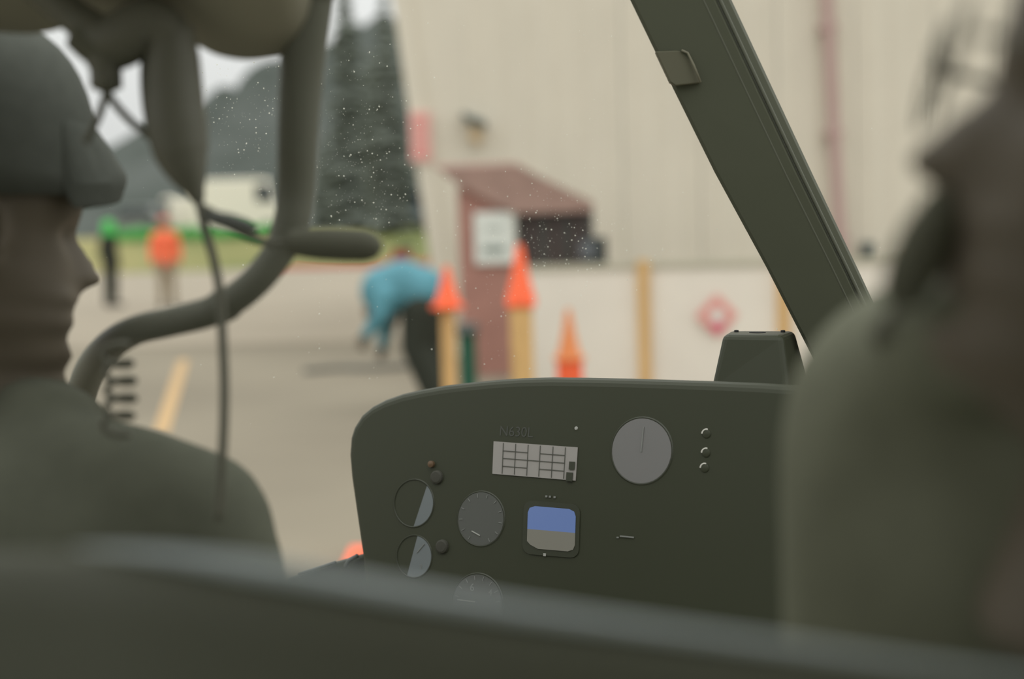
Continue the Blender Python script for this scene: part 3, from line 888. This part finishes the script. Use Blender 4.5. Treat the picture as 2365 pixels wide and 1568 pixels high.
tube('tape_edge', [P(a, b, 1.528) for a, b in ((1574, 116), (1588, 122), (1602, 150), (1618, 190))], .0014, mat('tape_light', (.18, .17, .12), .6), post, seg=6)

# ---- instrument panel
panel = thing('instrument_panel', pn(1300, 1560), 'black instrument panel with rounded hood, dials and small screen', 'instrument panel')
out = [(940, 2800), (870, 1900), (850, 1640), (842, 1480), (838, 1380), (832, 1290), (822, 1220), (812, 1150), (805, 1100), (801, 1050), (804, 1010), (812, 985), (830, 957), (854, 937), (885, 921), (925, 907), (970, 897), (1020, 888), (1080, 881), (1140, 875), (1200, 871), (1270, 869), (1350, 870), (1450, 872), (1550, 875), (1650, 878), (1750, 882), (1850, 888), (1960, 898), (1990, 940), (2000, 1500), (1900, 1640), (1620, 1900), (1560, 2800)]
prism('housing', [pn(a, b) for a, b in out], -PN * .15, M_panel, panel, bevel=.011, bseg=4, smooth=False)
led = [(655, 1338), (700, 1322), (765, 1299), (806, 1287), (836, 1277), (860, 1300), (860, 1420), (640, 1420)]
prism('side_ledge', [pn(a, b, -.03) for a, b in led], -PN * .08, M_panel, panel, bevel=.006)
tube('ledge_pipe', [pn(798, 1309, -.02), pn(806, 1294, -.02), pn(826, 1283, -.02)], .0028, mat('pipe_grey', (.13, .14, .13), .4), panel, seg=8)
tube('ledge_bead', [pn(690, 1328, -.024), pn(740, 1311, -.024), pn(775, 1299, -.024)], .0022, mat('pipe_grey', (.13, .14, .13), .4), panel, seg=8)

def disc_pts(c, r, n=40, a0=0, a1=2 * math.pi):
    return [c + PU * (r * math.cos(a0 + (a1 - a0) * i / n)) + PV * (r * math.sin(a0 + (a1 - a0) * i / n)) for i in range(n)]
def gauge(px, py, rpx, m, label=None, needle=None, ticks=0, cut=None, nums=None):
    c = pn(px, py, .0); r = rpx * pscale(px, py)
    g_ = mk('gauge', *bez(c, r), M_bezel, panel, smooth=False)
    if label: g_['label'] = label
    face = disc_pts(c + PN * .0009, r * .985)
    if cut:
        face = cut(c + PN * .0009, r * .985)
    prism('dial_face', face, -PN * .002, m, g_)
    for i in range(ticks):
        a_ = R(90 - (i * 300 / max(1, ticks - 1) - 150)); d = PU * math.cos(a_) + PV * math.sin(a_); e = PN.cross(d)
        v, f = box_vf(c + PN * .0012 + d * r * .86, d, e, PN, r * .07, r * .012, .0003)
        mk('tick', v, f, M_mark2, g_)
    if needle is not None:
        a_ = R(needle[0]); d = PU * math.cos(a_) + PV * math.sin(a_); e = PN.cross(d)
        v, f = box_vf(c + PN * .0014 + d * r * needle[1] + (PU * needle[3] + PV * needle[4]) * r, d, e, PN, r * needle[2], r * .018, .0004)
        mk('needle', v, f, M_mark if len(needle) < 6 else needle[5], g_)
    for s_, dx, dy, sz in nums or []:
        text_mesh('numeral', s_, c + PN * .0011 + PU * dx * r + PV * dy * r, PU, PV, PN, r * sz, M_mark2, g_)
    return g_
def bez(c, r):
    vs, fs = [], []; S = 40
    prof = [(r * .985, .0006), (r * 1.005, .0011), (r * 1.02, .0011), (r * 1.05, .0001), (r * 1.05, -.003), (r * .985, -.003)]
    for rr, h in prof:
        vs += [c + PN * h + PU * rr * math.cos(2 * math.pi * i / S) + PV * rr * math.sin(2 * math.pi * i / S) for i in range(S)]
    m_ = len(prof)
    for j in range(m_):
        for i in range(S):
            fs.append((j * S + i, j * S + (i + 1) % S, ((j + 1) % m_) * S + (i + 1) % S, ((j + 1) % m_) * S + i))
    return vs, fs
def glare_cut(a_from, a_to):  # cuts the face to a D, the bright reflected part of the glass
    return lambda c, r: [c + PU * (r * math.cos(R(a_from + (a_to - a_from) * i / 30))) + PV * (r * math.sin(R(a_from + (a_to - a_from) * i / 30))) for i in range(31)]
gauge(1482, 1041, 76, M_dial, 'large plain grey dial at upper right of the panel', needle=(88, .35, .38, .0, .0, M_mark2))
gauge(1111, 1198, 62, M_dial2, 'round dark dial beside the small screen', needle=(-20, 0, .2, -.15, -.55), ticks=12)
gauge(956, 1162, 54, M_dialb, 'dial with face cut to its bright reflection, upper of the left column', cut=glare_cut(-84, 52))
gauge(957, 1285, 48, M_dialb, 'dial with face cut to its bright reflection, lower of the left column', cut=glare_cut(-108, 84), needle=(50, .55, .3, 0, 0, M_mark2), nums=[('2', .45, -.45, .3)])
gauge(1103, 1392, 66, M_dial2, 'dial lowest on the panel partly behind the seat', ticks=14, nums=[('6', -.25, .5, .38), ('4', .5, .4, .3)], needle=(0, -.45, .36, 0, .02))
# paper placard with printed grid
pc = [(1140, 1019), (1334, 1033), (1329, 1110), (1137, 1094)]
plc = prism('placard', [pn(a, b, .0012) for a, b in pc], -PN * .001, M_card, panel, label='grey paper placard printed with an empty grid')
def bilin(u_, v_): 
    A_, B_, C_, D_ = [pn(a, b, .0016) for a, b in pc]
    return A_.lerp(B_, u_).lerp(D_.lerp(C_, u_), v_)
def gl(u0, v0, u1, v1):
    a_, b_ = bilin(u0, v0), bilin(u1, v1); d = (b_ - a_); e = PN.cross(d).normalized()
    v, f = box_vf((a_ + b_) / 2, d.normalized(), e, PN, d.length / 2, .00045, .0002)
    mk('grid_line', v, f, M_line, plc)
for u_ in (.12, .27, .42, .565, .715, .86): gl(u_, .03, u_, .97)
gl(.12, .5, .86, .5)
for v_ in (.27, .74):
    gl(.12, v_, .42, v_); gl(.565, v_, .86, v_)
v, f = box_vf(bilin(.95, .56) + PN * .0006, PU, PV, PN, .0035, .0045, .0005); mk('clip', v, f, M_bezel, plc)
v, f = box_vf(bilin(.93, .9) + PN * .0006, PU, PV, PN, .004, .005, .0005); mk('clip', v, f, M_bezel, plc)
text_mesh('registration_text', 'N630L', pn(1192, 998, .0003), PU, PV, PN, .0165, mat('faint_print', (.075, .078, .066), .7), panel)
# small screen: blue over brown
def rrect(px0, py0, px1, py1, rad, off, sl=.082):
    pts = []
    cxm = (px0 + px1) / 2
    for (cx, cy, a0) in ((px1 - rad, py1 - rad, 0), (px0 + rad, py1 - rad, 90), (px0 + rad, py0 + rad, 180), (px1 - rad, py0 + rad, 270)):
        for i in range(6):
            a_ = R(a0 + 90 * i / 5)
            x, y = cx + rad * math.cos(a_), cy + rad * math.sin(a_)
            pts.append(pn(x - (y - 1220) * .03, y + (x - cxm) * sl, off))
    return pts
scr = prism('screen', rrect(1208, 1160, 1338, 1284, 20, .0012), -PN * .004, M_bezel, panel, label='small square screen split blue over brown')
def half(py0, py1, top):
    x0_, x1_, rad = 1218, 1328, 16; cxm = 1273; pts = []
    if top: prof = [(x0_, py1), (x0_, py0 + rad), (x0_ + 4, py0 + 5), (x0_ + rad, py0), (x1_ - rad, py0), (x1_ - 4, py0 + 5), (x1_, py0 + rad), (x1_, py1)]
    else: prof = [(x0_, py0), (x1_, py0), (x1_, py1 - rad), (x1_ - 4, py1 - 5), (x1_ - rad, py1), (x0_ + rad + 10, py1), (x0_ + 8, py1 - 8), (x0_, py1 - rad)]
    return [pn(x - (y - 1220) * .03, y + (x - cxm) * .085, .0020) for x, y in prof]
prism('sky_half', half(1172, 1226, True), -PN * .001, M_scrblue, scr)
prism('ground_half', half(1226, 1270, False), -PN * .001, M_scrbrown, scr)
v, f = box_vf(pn(1258, 1281, .0015), PU, PV, PN, .0016, .0016, .0006); mk('indicator', v, f, M_mark, scr)
for x in (1262, 1270, 1281):
    v, f = box_vf(pn(x, 1147 + (x - 1270) * .1, .001), PU, PV, PN, .0013, .0011, .0004); mk('label_mark', v, f, M_mark2, panel)
# warning lamps and small knobs
for px, py in ((1632, 1002), (1631, 1046), (1628, 1081)):
    c = pn(px, py)
    k_ = lathe('warning_lamp', c, PN, [(.0050, 0), (.0048, .0006), (.004, .0010), (.0005, .0012)], M_panel, panel, seg=18, smooth=True)
    k_['label'] = 'tiny round warning lamp with a painted crescent highlight'
    vs_, fs_ = tube_vf([c + PN * .0010 + PU * .0050 * math.cos(R(a_)) + PV * .0050 * math.sin(R(a_)) for a_ in range(75, 181, 15)], .0008, 6)  # pale arc paints a crescent highlight on the lamp's edge
    mk('lamp_glint', vs_, fs_, mat('glint_pale', (.75, .73, .66), .4), k_)
lathe('knob', pn(998, 1072), PN, [(.004, 0), (.004, .004), (.001, .005)], M_rust, panel, seg=14)
for px, py in ((1010, 1102), (1022, 1262)):
    lathe('knob', pn(px, py), PN, [(.0085, 0), (.008, .003), (.006, .004), (.001, .0042)], mat('knob_grey', (.055, .054, .042), .7), panel, seg=18)
lathe('screw', pn(1331, 989), PN, [(.0022, 0), (.0018, .0012), (.0003, .0013)], M_mark, panel, seg=10)
for a_, b_ in (((1432, 1238), (1464, 1241)), ((1424, 1241), (1429, 1241))):
    A_, B_ = pn(*a_, .001), pn(*b_, .001); d = B_ - A_
    v, f = box_vf((A_ + B_) / 2, d.normalized(), PN.cross(d).normalized(), PN, d.length / 2, .0008, .0003); mk('label_mark', v, f, M_mark2, panel)

# ---- tapered housing on the panel hood
hd_ = 1.60
hs = thing('compass_housing', P(1750, 885, hd_), 'dark tapered housing with oval hole in its top, on the panel hood', 'housing')
H0 = [P(1640, 900, hd_), P(1822, 900, hd_ - .03), P(1872, 890, hd_ + .05), P(1700, 880, hd_ + .09)]
T0 = [P(1671, 772, hd_ + .005), P(1808, 774, hd_ - .015), P(1836, 764, hd_ + .05), P(1684, 764, hd_ + .075)]
mk('case', H0 + T0, [(0, 1, 5, 4), (1, 2, 6, 5), (2, 3, 7, 6), (3, 0, 4, 7), (4, 5, 6, 7), (3, 2, 1, 0)], M_panel, hs, bevel=.006, bseg=3)
tc_ = (T0[0] + T0[1] + T0[2] + T0[3]) / 4
tn = (T0[1] - T0[0]).cross(T0[3] - T0[0]).normalized()
if tn.z < 0: tn = -tn
lathe('oval_hole', tc_ - tn * .002, tn, [(.0095, 0), (.0095, .0028), (.007, .0028)], M_black, hs, seg=20)
for q_ in (T0[0].lerp(T0[3], .7).lerp(tc_, .3), T0[1].lerp(T0[2], .7).lerp(tc_, .25)):
    lathe('screw', q_, tn, [(.0028, -.001), (.0026, .0022), (.0005, .0026)], M_black, hs, seg=10)

# ---- hanging headset in front of the frame bar
HD = 1.0
def hp_(px, py, d=HD): return P(px, py, d)
hset = thing('headset', hp_(460, 480), 'black aviation headset hung from the roof, microphone pointing right', 'headset')
cup = smooth_path([hp_(398, 60), hp_(400, 140), hp_(402, 220), hp_(408, 290), hp_(418, 350), hp_(434, 400), hp_(450, 440), hp_(460, 470)], 4)
pr = [48, 62, 68, 70, 64, 46, 24, 11]
rad = []
for i in range(7):
    for k in range(4): rad.append((pr[i] + (pr[i + 1] - pr[i]) * k / 4) / FPX * HD)
rad.append(pr[-1] / FPX * HD)
tube('earcup', cup, rad, M_rub, hset, seg=18)
ecp = smooth_path([hp_(352, 110, HD + .02), hp_(350, 200, HD + .02), hp_(362, 290, HD + .02), hp_(392, 370, HD + .02)], 4)
tube('ear_cushion', ecp, .008, M_foam, hset, seg=10)
bandp = smooth_path([hp_(400, 90), hp_(350, 60), hp_(290, 84), hp_(240, 88), hp_(200, 60), hp_(150, 20), hp_(90, -40)], 5)
tube('headband', bandp, [.0165 + .004 * math.sin(i * .2) for i in range(len(bandp))], M_rub, hset, seg=12)
tube('headband_pad', smooth_path([hp_(345, 70), hp_(310, 96), hp_(262, 116), hp_(222, 104), hp_(188, 74)], 5), .0145, M_foam, hset, seg=12)
yk = hp_(246, 212)
tube('yoke', smooth_path([hp_(238, 110), hp_(244, 160), yk], 4), [.013] * 4 + [.011] * 4 + [.005], M_rub, hset, seg=10)
tube('yoke_wire', smooth_path([yk, hp_(272, 248), hp_(308, 286), hp_(350, 320)], 4), .0030, M_rub, hset, seg=8)
tube('yoke_wire', smooth_path([yk, hp_(236, 246), hp_(222, 282), hp_(196, 330)], 4), .0030, M_rub, hset, seg=8)
for off in (0, 1):
    tube('mic_boom', smooth_path([hp_(462, 474 + 6 * off), hp_(500, 494 + 14 * off), hp_(548, 520 + 14 * off), hp_(610, 556 + 4 * off), hp_(680, 564)], 4), .0024, M_rub, hset, seg=8)
lathe('boom_joint', hp_(530, 512), hp_(560, 520) - hp_(500, 504), [(.002, -.02), (.005, -.012), (.006, 0), (.005, .012), (.002, .02)], mat('joint_grey', (.12, .125, .115), .5), hset, seg=12, smooth=True)
mf = smooth_path([hp_(664, 562), hp_(700, 562), hp_(740, 563), hp_(790, 565), hp_(840, 567), hp_(868, 568), hp_(884, 568)], 3)
mr = [.008, .0105, .0118, .0122, .0118, .009, .002]
rad = []
for i in range(6):
    for k in range(3): rad.append(mr[i] + (mr[i + 1] - mr[i]) * k / 3)
rad.append(mr[-1])
tube('microphone_foam', mf, rad, M_foam, hset, seg=16)
tube('cord', smooth_path([hp_(460, 468), hp_(474, 530), hp_(494, 600), hp_(508, 680), hp_(514, 780), hp_(518, 880), hp_(517, 980), hp_(512, 1080), hp_(505, 1200)], 5), .0034, M_rub, hset, seg=8)

# ---- people in the cabin
def cabin_person(label, J, rr, hM, jm, extra=(), skin=M_skin, vox=.0055):
    t = thing('person', (J['pelvis'][0], J['pelvis'][1], J['pelvis'][2] - .1), label, 'person')
    JJ = {k: (Vector(v), RAD[k]) for k, v in J.items()}
    E = [e for e in BODY_E if e[0] in JJ and e[1] in JJ]
    for k in ('L', 'R'):
        if 'wr' + k in JJ:
            d = (JJ['wr' + k][0] - JJ['el' + k][0]).normalized()
            hand_joints(JJ, E, 'wr' + k, 'h' + k, d, (0, 0, -1))
    geo = merge(limb_geo(JJ, E), head_geo(hM))
    remesh(mk('body', geo[0], geo[1], skin, t, smooth=True), vox, 1)
    ks = [k for k in ARMS if k in JJ]
    K = {k: (JJ[k][0], rr.get(k, JJ[k][1] + .03)) for k in ks}
    g_ = limb_geo(K, [e for e in E if e[0] in K and e[1] in K])
    g_ = merge(g_, *[tube_vf(p_, q_, 14) for p_, q_ in extra])
    remesh(mk('jacket', g_[0], g_[1], jm, t, smooth=True), .011, 14)
    ks = [k for k in LEGS if k in JJ]
    K = {k: (JJ[k][0], JJ[k][1] + .03) for k in ks}
    g_ = limb_geo(K, [e for e in E if e[0] in K and e[1] in K])
    remesh(mk('trousers', g_[0], g_[1], jm, t, smooth=True), .012, 5)
    for k in ('L', 'R'):
        if 'an' + k in JJ:
            a_, b_ = JJ['an' + k][0], JJ['toe' + k][0]
            tube('shoe', [a_ - (b_ - a_) * .35 - Z * .02, a_ - Z * .03 + (b_ - a_) * .2, b_ + (b_ - a_) * .25], [.045, .055, .04], M_black, t, seg=10)
    return t
# left: person in cap, profile to the right
fdir = Vector((math.cos(R(34)), math.sin(R(34)), 0))
tip = P(238, 652, 1.22); pit = R(7)
hm = head_M(Vector((0, 0, 0)), fdir, pit, 1.0, (cu + Z).normalized())
hm.translation = tip - (hm.to_3x3() @ Vector((.112, 0, -.036)))
nk = hm @ Vector((-.03, 0, -.17))
D1 = 1.12
J = dict(neck=P(40, 960, 1.18), skull=hm @ Vector((-.02, 0, -.10)), chest=P(60, 1240, 1.16), spine=P(40, 1560, 1.12), pelvis=P(30, 1900, 1.08),
         shR=P(445, 1222, 1.08), elR=P(490, 1600, 1.08), wrR=P(560, 1750, 1.35), shL=P(-380, 1200, 1.3), elL=P(-400, 1600, 1.35), wrL=P(-60, 1760, 1.5),
         hipR=P(220, 1940, 1.1), knR=P(300, 1900, 1.5), anR=P(300, 2200, 1.6), hipL=P(-180, 1930, 1.15), knL=P(-40, 1900, 1.55), anL=P(60, 2150, 1.65))
J['toeR'] = J['anR'] + Vector((.08, .14, -.05)); J['toeL'] = J['anL'] + Vector((.08, .14, -.05))
J['chest'] = P(50, 1350, 1.14)
lp = cabin_person('person in a dark cap sitting at left, seen in profile facing right', J,
                  dict(neck=.05, chest=.14, spine=.15, pelvis=.16, shR=.064, elR=.055, wrR=.035, shL=.07, elL=.055, wrL=.035), hm, M_jack2,
                  [(smooth_path([P(-120, 930, 1.25), P(60, 935, 1.13), P(160, 955, 1.14), P(190, 975, 1.22)], 4), .024),
                   (smooth_path([P(60, 1095, 1.12), P(200, 1108, 1.1), P(320, 1135, 1.08), P(430, 1198, 1.07), P(510, 1330, 1.07), P(520, 1500, 1.07)], 4), .051)])
# cap
def capgeo(hM):
    vs, fs = [], []; S = 36; rows = 12
    for j in range(rows + 1):
        ph = math.pi / 2 * j / rows
        for k in range(S):
            th = 2 * math.pi * k / S
            ce = max(0, math.cos(ph)) ** .68; se = math.sin(ph) ** .9
            x = -.004 + .106 * ce * math.cos(th); y = .09 * ce * math.sin(th); z = .022 + .15 * se + (.012 * math.cos(th) if j == 0 else 0)
            vs.append(hM @ Vector((x, y, z)))
    for j in range(rows):
        for k in range(S): fs.append((j * S + k, j * S + (k + 1) % S, (j + 1) * S + (k + 1) % S, (j + 1) * S + k))
    fs.append(tuple(range(S)))
    return vs, fs
g_ = capgeo(hm); mk('cap', g_[0], g_[1], M_cap, lp, smooth=True)
bl = []
for k in range(13):
    a_ = R(-62 + 124 * k / 12)
    bl.append((Vector((.094 * math.cos(a_), .085 * math.sin(a_), .092)), Vector((.098 * math.cos(a_) + .027 * math.cos(a_) ** .6, .092 * math.sin(a_), .056 - .022 * abs(math.sin(a_)) ** 1.6))))
vs_ = [hm @ p for a_, b_ in bl for p in (a_, b_, b_ - Vector((.006, 0, .024)), a_ - Vector((0, 0, .055)))]
fs_ = []
for k in range(12):
    for q_ in range(4): fs_.append((k * 4 + q_, k * 4 + (q_ + 1) % 4, k * 4 + 4 + (q_ + 1) % 4, k * 4 + 4 + q_))
fs_ += [(0, 1, 2, 3), (48, 49, 50, 51)]
mk('cap_bill', vs_, fs_, M_cap, lp, smooth=False, bevel=.006)
# coiled cord against the chest of the capped person
pts = []
for i in range(70):
    t_ = i / 69; a_ = t_ * 2 * math.pi * 5
    c = P(262 + 18 * math.sin(t_ * 3), 800 + 200 * t_, 1.02)
    pts.append(c + X * (.0105 * math.cos(a_)) + Z * (.004 * math.sin(a_)))
tube('coiled_cord', pts, .0026, M_rub, seg=8, label='thin coiled cord below the frame bar at the capped person\'s chest', cat='cord')

# right: person close by, profile to the left, glasses
fdir = Vector((-math.cos(R(10)), math.sin(R(10)), 0))
tip = P(2084, 372, .60); pit = R(-16)
hm2 = head_M(Vector((0, 0, 0)), fdir, pit, 1.04, Z)
hm2.translation = tip - (hm2.to_3x3() @ Vector((.112, 0, -.036)))
J = dict(neck=P(2620, 830, .70), skull=hm2 @ Vector((-.02, 0, -.10)), chest=P(2500, 1250, .72), spine=P(2480, 1800, .76), pelvis=P(2450, 2300, .76),
         shL=P(2180, 1010, .72), elL=P(2160, 1640, .74), wrL=P(1900, 1900, .95), shR=P(3100, 1100, .56), elR=P(3200, 1800, .6), wrR=P(2700, 2100, .85),
         hipL=P(2250, 2400, .78), knL=P(2050, 2350, 1.0), anL=P(2050, 2500, 1.25), hipR=P(2600, 2400, .76), knR=P(2400, 2350, 1.0), anR=P(2350, 2500, 1.25))
J['toeR'] = J['anR'] + Vector((.05, .14, -.05)); J['toeL'] = J['anL'] + Vector((.05, .14, -.05))
rp2 = cabin_person('person in glasses close at right, seen in profile facing left', J,
                   dict(neck=.085, chest=.15, spine=.15, pelvis=.15, shL=.085, elL=.08, wrL=.035, shR=.07, elR=.055, wrR=.035), hm2, M_jack1,
                   [(smooth_path([P(2650, 740, .60), P(2380, 770, .58), P(2200, 800, .62), P(2120, 860, .66)], 4), .031),
                    (smooth_path([P(2460, 900, .68), P(2280, 862, .68), P(2190, 878, .68), P(2110, 980, .69), P(2070, 1180, .70), P(2060, 1450, .72)], 4), .053)])
# glasses
for e in (-1, 1):
    ring = [hm2 @ Vector((.107 + .004 * math.cos(a_), e * .034 + .027 * math.cos(a_) , .004 + .023 * math.sin(a_))) for a_ in [2 * math.pi * i / 20 for i in range(21)]]
    tube('glasses_rim', ring, .0010, M_rub, rp2, seg=6)
    mk('glasses_lens', ring[:-1] + [p - (hm2.to_3x3() @ Vector((.001, 0, 0))) for p in ring[:-1]], [tuple(range(20)), tuple(range(39, 19, -1))] + [(i, (i + 1) % 20, 20 + (i + 1) % 20, 20 + i) for i in range(20)], M_glass, rp2)
    tube('glasses_temple', [hm2 @ Vector((.105, e * .062, .01)), hm2 @ Vector((.06, e * .078, .012)), hm2 @ Vector((-.01, e * .082, .008))], .002, M_rub, rp2, seg=6)
tube('glasses_bridge', [hm2 @ Vector((.108, -.008, .006)), hm2 @ Vector((.112, 0, .01)), hm2 @ Vector((.108, .008, .006))], .002, M_rub, rp2, seg=6)
# hair cap
def hairgeo(hM):
    vs, fs = [], []; S = 32; rows = 10
    for j in range(rows + 1):
        ph = -.5 + (math.pi / 2 + .5) * j / rows
        for k in range(S):
            th = 2 * math.pi * k / S
            lift = max(0, math.cos(th)) ** 2 * max(0, 1 - j / rows) * .085
            x = -.012 + .101 * math.cos(ph) * math.cos(th); y = .085 * math.cos(ph) * math.sin(th); z = .015 + .112 * math.sin(ph) + lift
            vs.append(hM @ Vector((x, y, z)))
    for j in range(rows):
        for k in range(S): fs.append((j * S + k, j * S + (k + 1) % S, (j + 1) * S + (k + 1) % S, (j + 1) * S + k))
    fs.append(tuple(range(S)))
    return vs, fs
g_ = hairgeo(hm2); mk('hair', g_[0], g_[1], M_hair, rp2, smooth=True)
# headset worn by the person at right: microphone just below the mouth
mc = hm2 @ Vector((.108, .012, -.09))
ws2 = thing('worn_headset', mc - Z * .03, 'dark headset microphone close to the mouth of the person in glasses', 'headset')
ax = (P(2070, 740, .58) - P(2152, 560, .58)).normalized()
lathe('microphone_foam', P(2132, 575, .59), ax, [(.002, -.028), (.008, -.023), (.0115, -.008), (.012, .008), (.009, .022), (.001, .029)], M_foam, ws2, seg=18, smooth=True)
earc = hm2 @ Vector((-.01, -.09, -.005))
tube('mic_boom', smooth_path([P(2140, 640, .59), hm2 @ Vector((.10, -.03, -.11)), hm2 @ Vector((.06, -.085, -.085)), earc], 5), .003, M_rub, ws2, seg=8)
for e in (-1, 1):
    ec = hm2 @ Vector((-.01, e * .085, -.005)); ay = hm2.to_3x3() @ Vector((0, e, 0))
    lathe('earcup', ec, ay, [(.036, -.008), (.042, 0), (.042, .022), (.03, .034), (.005, .038)], M_rub, ws2, seg=24, smooth=True)
tube('headband', [hm2 @ Vector((-.01, .112 * math.cos(a_), .02 + .112 * math.sin(a_))) for a_ in [math.pi * i / 16 for i in range(17)]], .009, M_rub, ws2, seg=10)

# ---- front seat backrest nearest the camera
st = [(-500, 1290), (-200, 1286), (100, 1284), (350, 1300), (660, 1346), (1000, 1404), (1300, 1448), (1600, 1488), (2000, 1540), (2400, 1590), (2800, 1610)]
sd = [.62, .60, .575, .55, .53, .515, .505, .5, .495, .49, .49]
top = smooth_path([P(a, b, d) for (a, b), d in zip(st, sd)], 4)
seat = thing('front_seat', (top[20].x, top[20].y, .36), 'dark front seat backrest across the bottom, light on its top edge drawn as a pale bead', 'seat')
prof = [(-.012, -.62), (-.012, -.08), (-.010, -.02), (-.006, -.006), (.002, 0), (.009, 0), (.016, -.006), (.022, -.02), (.03, -.08), (.05, -.62)]
vs_, fs_ = [], []; k_ = len(prof)
for p in top:
    for dy, dz_ in prof: vs_.append(p + Vector((0, dy, dz_)))
for i in range(len(top) - 1):
    for j in range(k_):
        fs_.append((i * k_ + j, i * k_ + (j + 1) % k_, (i + 1) * k_ + (j + 1) % k_, (i + 1) * k_ + j))
fs_ += [tuple(range(k_)), tuple(range(len(vs_) - k_, len(vs_)))]
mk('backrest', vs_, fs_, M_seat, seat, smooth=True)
tube('edge_sheen', [p + Vector((0, .002, .003)) for p in top[9:]], [.0049 * min(1, .05 + .16 * i) * max(.3, 1 - .026 * i) for i in range(len(top[9:]))], mat('seat_edge_sheen', (.52, .58, .6), .35, .5), seat, seg=8)  # pale bluish bead stands in for light on the seat's top edge
